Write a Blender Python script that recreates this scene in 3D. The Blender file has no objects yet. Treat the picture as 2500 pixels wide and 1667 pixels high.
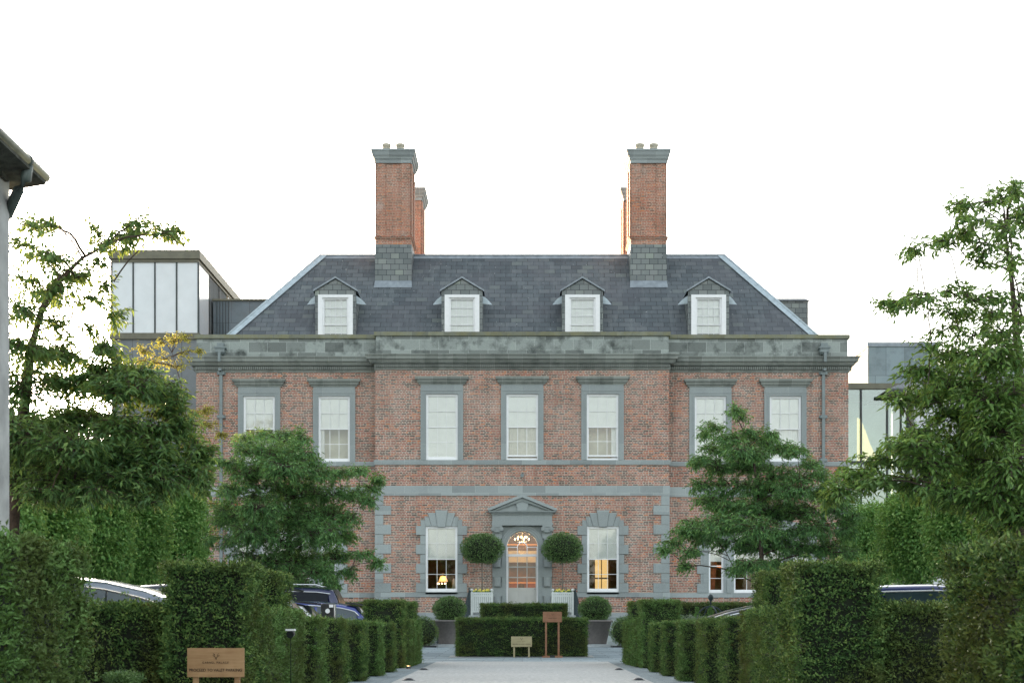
import bpy, math, random
import numpy as np
from math import radians, pi, sin, cos, sqrt
random.seed(7)
rng = np.random.default_rng(11)
SC = bpy.context.scene
COL = SC.collection

# ---------------------------------------------------------------- camera, sky, sun, exposure
F = 3472.0                     # focal length in photo pixels (50 mm on 36 mm, 2500 px)
EYE = 0.8
CX, CY = 1275.0, 1543.0        # vanishing point of the drive, in photo pixels
cam_d = bpy.data.cameras.new('camera'); cam = bpy.data.objects.new('camera', cam_d); COL.objects.link(cam)
cam.location = (0, 0, EYE); cam.rotation_euler = (pi/2, 0, 0)
cam_d.lens = 50; cam_d.sensor_width = 36
cam_d.shift_x = -(CX-1250)/2500; cam_d.shift_y = (CY-833.5)/2500
cam_d.clip_start = 0.1; cam_d.clip_end = 3000
cam_d.dof.use_dof = True; cam_d.dof.focus_distance = 52; cam_d.dof.aperture_fstop = 7.0
SC.camera = cam
SUN_AZ = math.atan2(-0.38, 0.925); SUN_EL = radians(6.0)
w = bpy.data.worlds.new('World'); SC.world = w; w.use_nodes = True
nt = w.node_tree; bg = nt.nodes['Background']
sky = nt.nodes.new('ShaderNodeTexSky'); sky.sky_type = 'NISHITA'; sky.sun_disc = False
sky.sun_elevation = SUN_EL; sky.sun_rotation = SUN_AZ % (2*pi)
sky.dust_density = 3.0; sky.air_density = 1.0; sky.ozone_density = 1.0; sky.altitude = 0
hsv = nt.nodes.new('ShaderNodeHueSaturation'); hsv.inputs['Saturation'].default_value = 0.38
nt.links.new(sky.outputs[0], hsv.inputs['Color']); nt.links.new(hsv.outputs[0], bg.inputs[0])
bg.inputs[1].default_value = 0.15
sd = bpy.data.lights.new('sun', 'SUN'); sd.energy = 3.2; sd.angle = radians(0.5); sd.color = (1.0, 0.66, 0.36)
so = bpy.data.objects.new('sun', sd); COL.objects.link(so)
from mathutils import Vector
so.rotation_euler = Vector((sin(SUN_AZ)*cos(SUN_EL), cos(SUN_AZ)*cos(SUN_EL), sin(SUN_EL))).to_track_quat('Z', 'Y').to_euler()
SC.view_settings.view_transform = 'Standard'; SC.view_settings.look = 'None'
SC.view_settings.exposure = 2.72; SC.view_settings.gamma = 1
SC.render.engine = 'CYCLES'
SC.render.resolution_x = 1024; SC.render.resolution_y = 682

# ---------------------------------------------------------------- helpers
def P(px, py, d): return ((px-CX)*d/F, d, EYE+(CY-py)*d/F)
def lin(r, g, b):
    f = lambda c: c/12.92 if c <= 0.04045 else ((c+0.055)/1.055)**2.4
    return (f(r/255), f(g/255), f(b/255), 1)
WL = {}
def root_of(o):
    while o.parent: o = o.parent
    return o
def thing(name, label, cat, loc=(0, 0, 0), group=None, kind=None, rz=0):
    o = bpy.data.objects.new(name, None); COL.objects.link(o); o.location = loc; o.rotation_euler.z = rz
    o.empty_display_size = 0.2
    tag(o, label, cat, group, kind); WL[o.name] = tuple(loc); return o
def tag(o, label=None, cat=None, group=None, kind=None):
    if label: o['label'] = label
    if cat: o['category'] = cat
    if group: o['group'] = group
    if kind: o['kind'] = kind
    return o
def link(name, me, mat, parent=None, loc=None):
    me.name = name
    if mat is not None: me.materials.append(mat)
    o = bpy.data.objects.new(name, me); COL.objects.link(o)
    if parent is not None: o.parent = parent
    if loc is not None: o.location = loc
    return o
def np_mesh(name, V, faces_flat, sizes, smooth=False):
    me = bpy.data.meshes.new(name)
    V = np.asarray(V, dtype=np.float32).reshape(-1, 3)
    me.vertices.add(len(V)); me.vertices.foreach_set('co', V.ravel())
    faces_flat = np.asarray(faces_flat, dtype=np.int32); sizes = np.asarray(sizes, dtype=np.int32)
    me.loops.add(len(faces_flat)); me.loops.foreach_set('vertex_index', faces_flat)
    me.polygons.add(len(sizes))
    st = np.concatenate([[0], np.cumsum(sizes)[:-1]]).astype(np.int32)
    me.polygons.foreach_set('loop_start', st)
    me.polygons.foreach_set('use_smooth', np.full(len(sizes), smooth))
    me.update(calc_edges=True); return me

class MB:
    def __init__(s): s.v = []; s.f = []; s.sm = []
    def add(s, vs, fs, smooth=False):
        b = len(s.v); s.v += [tuple(v) for v in vs]
        s.f += [tuple(i+b for i in f) for f in fs]; s.sm += [smooth]*len(fs); return s
    def box(s, x0, x1, y0, y1, z0, z1):
        if x0 > x1: x0, x1 = x1, x0
        if y0 > y1: y0, y1 = y1, y0
        if z0 > z1: z0, z1 = z1, z0
        return s.add([(x0,y0,z0),(x1,y0,z0),(x1,y1,z0),(x0,y1,z0),(x0,y0,z1),(x1,y0,z1),(x1,y1,z1),(x0,y1,z1)],
              [(0,3,2,1),(4,5,6,7),(0,1,5,4),(1,2,6,5),(2,3,7,6),(3,0,4,7)])
    def cbox(s, c, sx, sy, sz): return s.box(c[0]-sx/2, c[0]+sx/2, c[1]-sy/2, c[1]+sy/2, c[2]-sz/2, c[2]+sz/2)
    def quad(s, *p): return s.add(p, [tuple(range(len(p)))])
    def xz(s, pts, y0, y1):
        """prism: polygon in x,z (counter-clockwise seen from -y) extruded y0..y1"""
        n = len(pts)
        a = sum(pts[i][0]*pts[(i+1) % n][1]-pts[(i+1) % n][0]*pts[i][1] for i in range(n))
        if a < 0: pts = pts[::-1]
        vs = [(p[0], y0, p[1]) for p in pts]+[(p[0], y1, p[1]) for p in pts]
        fs = [tuple(range(n)), tuple(range(2*n-1, n-1, -1))]+[(i, i+n, (i+1) % n+n, (i+1) % n) for i in range(n)]
        return s.add(vs, fs)
    def frus(s, x0, x1, y0, y1, z0, X0, X1, Y0, Y1, z1):
        return s.add([(x0,y0,z0),(x1,y0,z0),(x1,y1,z0),(x0,y1,z0),(X0,Y0,z1),(X1,Y0,z1),(X1,Y1,z1),(X0,Y1,z1)],
              [(0,3,2,1),(4,5,6,7),(0,1,5,4),(1,2,6,5),(2,3,7,6),(3,0,4,7)])
    def tube(s, pts, r, n=8, caps=True, smooth=True):
        pts = [Vector(p) for p in pts]; m = len(pts)
        rs = r if isinstance(r, (list, tuple)) else [r]*m
        vs = []
        for i, p in enumerate(pts):
            t = (pts[min(i+1, m-1)]-pts[max(i-1, 0)]).normalized()
            a = Vector((0, 0, 1)) if abs(t.z) < 0.9 else Vector((1, 0, 0))
            u = t.cross(a).normalized(); v = t.cross(u)
            for k in range(n):
                q = p+(u*cos(2*pi*k/n)+v*sin(2*pi*k/n))*rs[i]; vs.append(tuple(q))
        fs = [(i*n+k, i*n+(k+1) % n, (i+1)*n+(k+1) % n, (i+1)*n+k) for i in range(m-1) for k in range(n)]
        s.add(vs, fs, smooth)
        if caps:
            b = len(s.v)-m*n
            s.f += [tuple(b+k for k in range(n))[::-1], tuple(b+(m-1)*n+k for k in range(n))]; s.sm += [False, False]
        return s
    def lathe(s, prof, c, n=20, smooth=True):
        vs = [(c[0]+r*cos(2*pi*k/n), c[1]+r*sin(2*pi*k/n), c[2]+z) for r, z in prof for k in range(n)]
        m = len(prof)
        fs = [(i*n+k, i*n+(k+1) % n, (i+1)*n+(k+1) % n, (i+1)*n+k) for i in range(m-1) for k in range(n)]
        return s.add(vs, fs, smooth)
    def sweep(s, path, prof, close=True):
        """path: plan points (x,y); prof: (out,z). outward = right of the path direction"""
        m = len(path); k = len(prof); vs = []
        for i, p in enumerate(path):
            ns = []
            for a, b in ((i-1, i), (i, i+1)):
                if a >= 0 and b < m:
                    dx, dy = path[b][0]-path[a][0], path[b][1]-path[a][1]; l = sqrt(dx*dx+dy*dy); ns.append((dy/l, -dx/l))
            if len(ns) == 2:
                n1, n2 = ns; sc = 1+n1[0]*n2[0]+n1[1]*n2[1]; nn = ((n1[0]+n2[0])/sc, (n1[1]+n2[1])/sc)
            else: nn = ns[0]
            for o, z in prof: vs.append((p[0]+nn[0]*o, p[1]+nn[1]*o, z))
        fs = []
        for i in range(m-1):
            for j in range(k if close else k-1):
                j2 = (j+1) % k
                fs.append((i*k+j, (i+1)*k+j, (i+1)*k+j2, i*k+j2))
        fs += [tuple(range(k)), tuple(range((m-1)*k, m*k))[::-1]]
        return s.add(vs, fs)
    def build(s, name, mat, parent=None, loc=None):
        me = bpy.data.meshes.new(name)
        off = (0, 0, 0)
        if parent is not None: off = WL.get(root_of(parent).name, (0, 0, 0))
        elif loc is not None: off = loc
        me.from_pydata([(v[0]-off[0], v[1]-off[1], v[2]-off[2]) for v in s.v], [], s.f)
        me.polygons.foreach_set('use_smooth', s.sm); me.update()
        o = link(name, me, mat, parent)
        if parent is None and loc is not None: o.location = loc
        return o
def bevel(o, wd=0.01, seg=2):
    m = o.modifiers.new('bevel', 'BEVEL'); m.width = wd; m.segments = seg; m.limit_method = 'ANGLE'; return o

# ---------------------------------------------------------------- materials
def newmat(name):
    m = bpy.data.materials.new(name); m.use_nodes = True
    n = m.node_tree.nodes; return m, n, m.node_tree.links, n['Principled BSDF']
def ramp(n, l, src, stops):
    r = n.new('ShaderNodeValToRGB'); el = r.color_ramp.elements
    while len(el) < len(stops): el.new(0.5)
    for e, (p, c) in zip(el, stops): e.position = p; e.color = c if len(c) == 4 else (*c, 1)
    l.new(src, r.inputs[0]); return r.outputs[0]
def noise(n, l, vec, scale, detail=4, rough=0.55, dim=None):
    t = n.new('ShaderNodeTexNoise'); t.inputs['Scale'].default_value = scale; t.inputs['Detail'].default_value = detail
    t.inputs['Roughness'].default_value = rough
    if vec is not None: l.new(vec, t.inputs['Vector'])
    return t.outputs['Fac']
def mix(n, l, fac, a, b, mode='MIX'):
    m = n.new('ShaderNodeMix'); m.data_type = 'RGBA'; m.blend_type = mode
    for i, v in ((0, fac), (6, a), (7, b)):
        if isinstance(v, (int, float)): m.inputs[i].default_value = v
        elif isinstance(v, tuple): m.inputs[i].default_value = v if len(v) == 4 else (*v, 1)
        else: l.new(v, m.inputs[i])
    return m.outputs[2]
def math_(n, l, op, a, b=None):
    m = n.new('ShaderNodeMath'); m.operation = op
    for i, v in enumerate((a, b)):
        if v is None: continue
        if isinstance(v, (int, float)): m.inputs[i].default_value = v
        else: l.new(v, m.inputs[i])
    return m.outputs[0]
def objco(n): return n.new('ShaderNodeTexCoord').outputs['Object']
def bump(n, l, b, h, strength=0.3, dist=0.01):
    m = n.new('ShaderNodeBump'); m.inputs['Strength'].default_value = strength; m.inputs['Distance'].default_value = dist
    l.new(h, m.inputs['Height']); l.new(m.outputs[0], b.inputs['Normal'])
def wallco(n, l):
    """u along the wall, v = height, whichever way the wall faces"""
    co = objco(n); sp = n.new('ShaderNodeSeparateXYZ'); l.new(co, sp.inputs[0])
    g = n.new('ShaderNodeNewGeometry'); sn = n.new('ShaderNodeSeparateXYZ'); l.new(g.outputs['True Normal'], sn.inputs[0])
    side = math_(n, l, 'GREATER_THAN', math_(n, l, 'ABSOLUTE', sn.outputs[0]), 0.707)
    flat = math_(n, l, 'GREATER_THAN', math_(n, l, 'ABSOLUTE', sn.outputs[2]), 0.95)
    mx = n.new('ShaderNodeMix'); mx.data_type = 'FLOAT'; l.new(side, mx.inputs[0]); l.new(sp.outputs[0], mx.inputs[2]); l.new(sp.outputs[1], mx.inputs[3])
    mz = n.new('ShaderNodeMix'); mz.data_type = 'FLOAT'; l.new(flat, mz.inputs[0]); l.new(sp.outputs[2], mz.inputs[2]); l.new(sp.outputs[1], mz.inputs[3])
    cb = n.new('ShaderNodeCombineXYZ'); l.new(mx.outputs[0], cb.inputs[0]); l.new(mz.outputs[0], cb.inputs[1])
    return co, cb.outputs[0]
def bricknode(n, l, vec, wd, ht, mort, offset=0.5, squash=1.0, sqf=2):
    t = n.new('ShaderNodeTexBrick'); l.new(vec, t.inputs['Vector'])
    t.inputs['Color1'].default_value = (0, 0, 0, 1); t.inputs['Color2'].default_value = (1, 1, 1, 1); t.inputs['Mortar'].default_value = (0.5, 0.5, 0.5, 1)
    t.inputs['Scale'].default_value = 1; t.inputs['Mortar Size'].default_value = mort; t.inputs['Brick Width'].default_value = wd
    t.inputs['Row Height'].default_value = ht; t.inputs['Mortar Smooth'].default_value = 0.1
    t.offset = offset; t.squash = squash; t.squash_frequency = sqf
    return t.outputs['Color'], t.outputs['Fac']
def plain(name, col, rough=0.6, metal=0.0, var=0.12, scale=6, bmp=0.0, coat=0):
    m, n, l, b = newmat(name)
    f = noise(n, l, objco(n), scale, 5)
    c = (*col[:3], 1)
    dk = tuple(x*(1-var*1.6) for x in col[:3]); lt = tuple(min(1, x*(1+var)) for x in col[:3])
    l.new(ramp(n, l, f, [(0.3, dk), (0.7, lt)]), b.inputs['Base Color'])
    b.inputs['Roughness'].default_value = rough; b.inputs['Metallic'].default_value = metal
    if coat: b.inputs['Coat Weight'].default_value = coat; b.inputs['Coat Roughness'].default_value = 0.04
    if bmp: bump(n, l, b, noise(n, l, objco(n), scale*8, 3), bmp, 0.01)
    return m
def m_brick(name, bright=1.0, warm=0.0):
    m, n, l, b = newmat(name); co, uv = wallco(n, l)
    c, f = bricknode(n, l, uv, 0.235, 0.0752, 0.0125, 0.37, 0.55, 3)
    k = bright
    col = ramp(n, l, c, [(0.0, (0.075*k, 0.055*k, 0.05*k)), (0.24, (0.15*k, 0.078*k, 0.06*k)), (0.42, (0.3*k, 0.108*k, 0.072*k)), (0.6, (0.38*k, 0.135*k, 0.09*k)),
                         (0.76, (0.34*k, 0.092*k, 0.06*k)), (0.88, (0.42*k, 0.17*k, 0.115*k)), (1.0, (0.56*k, 0.16*k, 0.045*k))])
    big = noise(n, l, co, 0.55, 4)
    col = mix(n, l, ramp(n, l, big, [(0.38, (0, 0, 0)), (0.66, (0.55, 0.55, 0.55))]), col, mix(n, l, 0.55, col, (0.4, 0.34, 0.3)))
    mn = noise(n, l, co, 1.1, 3)
    mort = ramp(n, l, mn, [(0.3, (0.4, 0.35, 0.28)), (0.7, (0.6, 0.54, 0.45))])
    col = mix(n, l, f, col, mort)
    fine = noise(n, l, co, 40, 2)
    col = mix(n, l, 0.35, col, ramp(n, l, fine, [(0.3, (0.35, 0.35, 0.35)), (0.7, (0.65, 0.65, 0.65))]), 'OVERLAY')
    if warm: col = mix(n, l, warm, col, (0.5, 0.17, 0.06))
    mp = n.new('ShaderNodeMapping'); mp.inputs['Scale'].default_value = (2.4, 2.4, 0.16); l.new(co, mp.inputs[0])
    sk = noise(n, l, mp.outputs[0], 1.2, 6, 0.65)
    col = mix(n, l, ramp(n, l, sk, [(0.52, (0, 0, 0)), (0.72, (0.4, 0.4, 0.4))]), col, (0.1, 0.085, 0.07))
    ef = noise(n, l, co, 0.9, 5, 0.7); col = mix(n, l, ramp(n, l, ef, [(0.6, (0, 0, 0)), (0.72, (0.4, 0.4, 0.4))]), col, (0.5, 0.46, 0.42))
    l.new(col, b.inputs['Base Color']); b.inputs['Roughness'].default_value = 0.9
    bump(n, l, b, math_(n, l, 'SUBTRACT', 1.0, f), 0.6, 0.012)
    return m
def m_stone(name, wd=0.95, ht=0.45, base=(0.31, 0.345, 0.34), mort=0.008, stain=0.4, var=0.35, mcol=(0.46, 0.5, 0.47), lich=0.0, zoff=0.0, yel=None):
    m, n, l, b = newmat(name); co, uv = wallco(n, l)
    if zoff:
        ad = n.new('ShaderNodeVectorMath'); ad.inputs[1].default_value = (0.3, zoff, 0); l.new(uv, ad.inputs[0]); uv = ad.outputs[0]
    c, f = bricknode(n, l, uv, wd, ht, mort, 0.43)
    lo = tuple(x*(1-var) for x in base); hi = tuple(x*(1+var*0.75) for x in base)
    col = ramp(n, l, c, [(0.0, lo), (0.45, base), (1.0, hi)])
    col = mix(n, l, f, col, mcol)
    sn = noise(n, l, co, 1.3, 7, 0.65)
    col = mix(n, l, ramp(n, l, sn, [(0.5, (0, 0, 0)), (0.68, (stain, stain, stain))]), col, (0.05, 0.06, 0.055))
    if lich:
        ln = noise(n, l, co, 2.2, 6, 0.7)
        col = mix(n, l, ramp(n, l, ln, [(0.42, (0, 0, 0)), (0.6, (lich, lich, lich))]), col, yel or (0.22, 0.21, 0.1))
    fine = noise(n, l, co, 30, 3)
    col = mix(n, l, 0.4, col, ramp(n, l, fine, [(0.3, (0.38, 0.38, 0.38)), (0.7, (0.62, 0.62, 0.62))]), 'OVERLAY')
    l.new(col, b.inputs['Base Color']); b.inputs['Roughness'].default_value = 0.88
    bump(n, l, b, fine, 0.25, 0.01)
    return m
def m_slate(name, a=(0.075, 0.085, 0.115), bb=(0.14, 0.145, 0.17), wd=0.52, ht=0.235, streak=0.6):
    m, n, l, b = newmat(name); co, uv = wallco(n, l)
    c, f = bricknode(n, l, uv, wd, ht, 0.011, 0.5)
    col = ramp(n, l, c, [(0.0, tuple(x*0.8 for x in a)), (0.3, a), (0.62, tuple((x+y)/2 for x, y in zip(a, bb))), (0.9, bb), (1.0, (bb[0]*1.15, bb[1]*1.2, bb[2]*1.08))])
    col = mix(n, l, f, col, (0.02, 0.022, 0.028))
    mp = n.new('ShaderNodeMapping'); mp.inputs['Scale'].default_value = (3.0, 1.0, 0.35); l.new(co, mp.inputs[0])
    s = noise(n, l, mp.outputs[0], 1.1, 6, 0.7)
    col = mix(n, l, ramp(n, l, s, [(0.5, (0, 0, 0)), (0.75, (streak, streak, streak))]), col, (0.2, 0.225, 0.23))
    sp = noise(n, l, co, 9, 2, 0.4)
    col = mix(n, l, ramp(n, l, sp, [(0.735, (0, 0, 0)), (0.76, (0.7, 0.7, 0.7))]), col, (0.42, 0.45, 0.44))
    pr = noise(n, l, co, 0.5, 2)
    col = mix(n, l, ramp(n, l, pr, [(0.45, (0, 0, 0)), (0.65, (0.35, 0.35, 0.35))]), col, (0.095, 0.095, 0.108))
    l.new(col, b.inputs['Base Color']); b.inputs['Roughness'].default_value = 0.62
    bump(n, l, b, math_(n, l, 'SUBTRACT', c, f), 0.5, 0.012)
    return m
def m_leaf(name, cols, trans=0.3, rough=0.5, patch=None, pscale=1.2, spec=0.35, gain=1.55):
    cols = [tuple(min(.5, x*gain*(.8+.35*i/(len(cols)-1))) for x in c) for i, c in enumerate(cols)]
    m, n, l, b = newmat(name)
    g = n.new('ShaderNodeNewGeometry'); at = n.new('ShaderNodeAttribute'); at.attribute_name = 'tone'
    k = len(cols)-1
    tn = math_(n, l, 'ADD', math_(n, l, 'MULTIPLY', g.outputs['Random Per Island'], 0.4), math_(n, l, 'MULTIPLY', at.outputs['Fac'], 0.6))
    col = ramp(n, l, tn, [(i/k, c) for i, c in enumerate(cols)])
    if patch:
        f = noise(n, l, objco(n), pscale, 3)
        f3 = noise(n, l, objco(n), 5.5, 2); col = mix(n, l, ramp(n, l, f3, [(0.66, (0, 0, 0)), (0.74, (0.75, 0.75, 0.75))]), col, (0.13, 0.075, 0.025))
        col = mix(n, l, ramp(n, l, f, [(0.45, (0, 0, 0)), (0.62, (0.65, 0.65, 0.65))]), col, patch)
    l.new(col, b.inputs['Base Color']); b.inputs['Roughness'].default_value = rough; b.inputs['Specular IOR Level'].default_value = spec
    if trans:
        t = n.new('ShaderNodeBsdfTranslucent'); l.new(mix(n, l, 0.45, col, (0.4, 0.45, 0.07), 'MIX'), t.inputs[0])
        ms = n.new('ShaderNodeMixShader'); ms.inputs[0].default_value = trans
        l.new(b.outputs[0], ms.inputs[1]); l.new(t.outputs[0], ms.inputs[2]); l.new(ms.outputs[0], n['Material Output'].inputs[0])
    return m
def m_glass(name, tint=(1, 1, 1), refl=1.0, rough=0.02):
    m, n, l, b = newmat(name); n.remove(b)
    tr = n.new('ShaderNodeBsdfTransparent'); tr.inputs[0].default_value = (*tint, 1)
    gl = n.new('ShaderNodeBsdfGlossy'); gl.inputs['Roughness'].default_value = rough
    fr = n.new('ShaderNodeFresnel'); fr.inputs[0].default_value = 1.5
    ms = n.new('ShaderNodeMixShader'); l.new(math_(n, l, 'MULTIPLY', fr.outputs[0], refl), ms.inputs[0])
    l.new(tr.outputs[0], ms.inputs[1]); l.new(gl.outputs[0], ms.inputs[2]); l.new(ms.outputs[0], n['Material Output'].inputs[0])
    return m
def m_emit(name, col, st):
    m, n, l, b = newmat(name); b.inputs['Base Color'].default_value = (*col, 1)
    b.inputs['Emission Color'].default_value = (*col, 1); b.inputs['Emission Strength'].default_value = st; return m
def m_wood(name, a, bb):
    m, n, l, b = newmat(name)
    mp = n.new('ShaderNodeMapping'); mp.inputs['Scale'].default_value = (2.2, 2.2, 26); l.new(objco(n), mp.inputs[0])
    f = noise(n, l, mp.outputs[0], 1.6, 5, 0.6); f2 = noise(n, l, objco(n), 5, 3)
    col = mix(n, l, 0.5, ramp(n, l, f, [(0.3, a), (0.7, bb)]), ramp(n, l, f2, [(0.3, a), (0.65, bb)]))
    l.new(col, b.inputs['Base Color']); b.inputs['Roughness'].default_value = 0.6; return m

M = {}
M['brick'] = m_brick('red_brick'); M['brick2'] = m_brick('chimney_brick', 1.15, .25)
M['stone'] = m_stone('limestone', 1.05, 0.62, stain=0.15, var=0.2, mort=0.006)
M['smooth'] = m_stone('dressed_limestone', 3.0, 3.0, stain=0.12, var=0.12, mort=0.003)
M['parapet'] = m_stone('parapet_ashlar', 0.86, 0.46, base=(0.26, 0.29, 0.27), stain=0.9, var=0.4, mort=0.008, zoff=0.13)
M['coping'] = m_stone('coping_stone', 0.7, 4, base=(0.2, 0.21, 0.16), stain=0.4, var=0.25, lich=0.6, mort=0.006, mcol=(0.12, 0.12, 0.1))
M['cornice'] = m_stone('cornice_stone', 0.62, 4, base=(0.24, 0.26, 0.235), stain=0.5, var=0.2, mort=0.006, mcol=(0.36, 0.38, 0.34))
M['rubble'] = m_stone('plinth_rubble', 0.5, 0.22, base=(0.33, 0.37, 0.36), stain=0.3, var=0.4, mort=0.02)
M['slate'] = m_slate('roof_slate', (0.082, 0.1, 0.11), (0.118, 0.135, 0.142), streak=.5); M['slateclad'] = m_slate('slate_cladding', (0.16, 0.185, 0.18), (0.23, 0.25, 0.24), 0.4, 0.26, 0.2)
M['lead'] = plain('lead_flashing', (0.27, 0.31, 0.34), 0.55, 0.1, 0.15, 4)
M['leadlight'] = plain('pale_lead', (0.42, 0.5, 0.54), 0.6, 0.0, 0.12, 5)
M['white'] = plain('white_paint', (0.84, 0.85, 0.85), 0.4, 0, 0.03, 8)
M['blind'] = plain('blind_fabric', (0.92, 0.93, 0.91), 0.9, 0, 0.03, 4)
M['beige'] = plain('beige_interior', (0.62, 0.6, 0.48), 0.9, 0, 0.06, 2)
M['cream'] = plain('cream_curtain', (0.66, 0.63, 0.55), 0.9, 0, 0.06, 9)
M['glass'] = m_glass('window_glass', (0.98, 0.99, 0.98), 1.5)
M['glassd'] = m_glass('dark_glass', (0.62, 0.66, 0.66), 1.0)
M['iron'] = plain('dark_iron', (0.035, 0.055, 0.06), 0.45, 0.3, 0.2, 10)
M['pipe'] = plain('cast_pipe', (0.2, 0.24, 0.24), 0.5, 0, 0.1, 6)
M['pipegreen'] = plain('dull_green_iron', (0.075, 0.1, 0.09), 0.5, 0, 0.2, 8)
M['doorpaint'] = plain('putty_door_paint', (0.5, 0.5, 0.46), 0.5, 0, 0.04, 5)
M['planter'] = plain('pale_planter_paint', (0.58, 0.62, 0.59), 0.5, 0, 0.06, 8)
M['pot'] = plain('grey_brown_pot', (0.17, 0.155, 0.145), 0.75, 0, 0.1, 12, 0.2)
M['claypot'] = plain('clay_chimney_pot', (0.46, 0.43, 0.34), 0.85, 0, 0.15, 8)
M['zinc'] = m_stone('zinc_cladding', 1.0, 1.6, base=(0.17, 0.205, 0.225), stain=0.25, var=0.12, mort=0.012, mcol=(0.1, 0.12, 0.13))
M['zincwall'] = m_stone('grey_panel_wall', 1.3, 6, base=(0.2, 0.22, 0.225), stain=0.25, var=0.1, mort=0.015, mcol=(0.1, 0.11, 0.11))
M['bronze'] = plain('bronze_trim', (0.16, 0.155, 0.11), 0.55, 0.2, 0.12, 3)
M['zincpale'] = m_stone('pale_zinc', 1.0, 2.4, base=(0.24, 0.3, 0.32), stain=0.3, var=0.25, mort=0.012, mcol=(0.14, 0.17, 0.18))
M['skyglass'] = plain('sky_white_glass', (0.72, 0.76, 0.77), 0.25, 0, 0.04, 1.2)  # pale base colour stands in for white sky reflected in the glass
M['dkframe'] = plain('dark_frame', (0.05, 0.06, 0.06), 0.5, 0.2, 0.1, 6)
M['render_grey'] = plain('grey_render', (0.4, 0.41, 0.4), 0.95, 0, 0.2, 3, 0.4)
M['whitewall'] = plain('white_render', (0.72, 0.74, 0.76), 0.9, 0, 0.06, 2)
M['warmwood'] = plain('warm_interior', (0.25, 0.11, 0.03), 0.6, 0, 0.4, 2.2)
M['rustcloth'] = plain('rust_curtain', (0.35, 0.1, 0.04), 0.9, 0, 0.3, 4)
M['darkroom'] = plain('dark_interior', (0.13, 0.065, 0.035), 0.8, 0, 0.5, 1.5)
M['bulb'] = m_emit('warm_bulb', (1.0, 0.62, 0.28), 2.2); M['shade'] = m_emit('lamp_shade_glow', (1.0, 0.5, 0.18), .22)
M['farglow'] = m_emit('evening_window_glow', (1.0, 0.68, 0.27), 0.13)
M['amberglow'] = m_emit('amber_strip_light', (1.0, 0.36, 0.08), 0.07)
M['bark'] = plain('tree_bark', (0.075, 0.055, 0.042), 0.9, 0, 0.3, 14, 0.5)
M['twig'] = plain('twig_bark', (0.1, 0.06, 0.04), 0.9, 0, 0.3, 20)
M['greytwig'] = plain('standard_stem', (0.2, 0.18, 0.15), 0.9, 0, 0.2, 20)
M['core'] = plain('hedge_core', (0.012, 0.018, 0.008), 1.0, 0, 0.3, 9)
M['yew'] = m_leaf('yew_leaf', [(0.01, 0.024, 0.008), (0.026, 0.06, 0.018), (0.052, 0.105, 0.032), (0.1, 0.165, 0.048), (0.15, 0.2, 0.055)], 0.1, 0.55, (0.095, 0.095, 0.028), 1.2, .15, 1.65)
M['yew2'] = m_leaf('fresh_yew_leaf', [(0.014, 0.034, 0.01), (0.036, 0.075, 0.02), (0.065, 0.12, 0.034), (0.1, 0.19, 0.06), (0.13, 0.22, 0.07)], 0.1, 0.55, (0.09, 0.11, 0.035), 1.2, .15, 1.65)
M['box'] = m_leaf('box_leaf', [(0.025, 0.06, 0.016), (0.05, 0.105, 0.03), (0.09, 0.155, 0.05), (0.13, 0.2, 0.08)], 0.1, 0.45)
M['leaf'] = m_leaf('prunus_leaf', [(0.015, 0.045, 0.018), (0.03, 0.075, 0.026), (0.055, 0.115, 0.04), (0.1, 0.16, 0.05)], 0.36, 0.42, gain=2.0)
M['leafb'] = m_leaf('bright_prunus_leaf', [(0.022, 0.06, 0.018), (0.045, 0.1, 0.026), (0.08, 0.15, 0.04), (0.14, 0.22, 0.06)], 0.25, 0.42, gain=1.9)
M['leafmid'] = m_leaf('mid_green_leaf', [(0.02, 0.06, 0.022), (0.04, 0.1, 0.036), (0.065, 0.145, 0.05), (0.11, 0.2, 0.06)], 0.28, 0.42, gain=2.1)
M['horn'] = m_leaf('hornbeam_leaf', [(0.04, 0.11, 0.03), (0.075, 0.17, 0.045), (0.12, 0.23, 0.06), (0.18, 0.3, 0.09)], 0.3, 0.5, gain=1.75)
M['gold'] = m_leaf('golden_leaf', [(0.3, 0.24, 0.05), (0.4, 0.32, 0.07), (0.25, 0.26, 0.06), (0.45, 0.36, 0.1)], 0.5, 0.5, gain=1)
M['silverleaf'] = m_leaf('silver_leaf', [(0.12, 0.17, 0.12), (0.18, 0.24, 0.18), (0.26, 0.32, 0.26)], 0.15, 0.6, gain=1)
M['petal'] = plain('yellow_petal', (0.8, 0.68, 0.12), 0.6, 0, 0.1, 20)
M['signwood'] = m_wood('oak_board', (0.25, 0.125, 0.045), (0.44, 0.27, 0.13))
M['palewood'] = m_wood('pale_board', (0.3, 0.25, 0.13), (0.44, 0.38, 0.22))
M['redwood'] = m_wood('cedar_board', (0.2, 0.085, 0.04), (0.33, 0.16, 0.085))
M['ink'] = plain('burnt_lettering', (0.03, 0.015, 0.008), 0.8, 0, 0.1, 20)
M['rubber'] = plain('tyre_rubber', (0.02, 0.02, 0.02), 0.85, 0, 0.1, 20)
M['rim'] = plain('alloy', (0.5, 0.52, 0.55), 0.3, 0.9, 0.05, 5)
M['chrome'] = plain('chrome_trim', (0.75, 0.78, 0.8), 0.2, 0.7, 0.03, 5)
M['carglass'] = plain('car_window_glass', (0.03, 0.05, 0.055), 0.05, 0, 0.2, 3, coat=1)
M['redlamp'] = plain('red_lamp_glass', (0.6, 0.05, 0.03), 0.15, 0, 0.1, 5)
M['privacy'] = plain('privacy_glass', (0.012, 0.015, 0.02), 0.3, 0, 0.1, 8)
M['privacy'].node_tree.nodes['Principled BSDF'].inputs['Specular IOR Level'].default_value = .15
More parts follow.
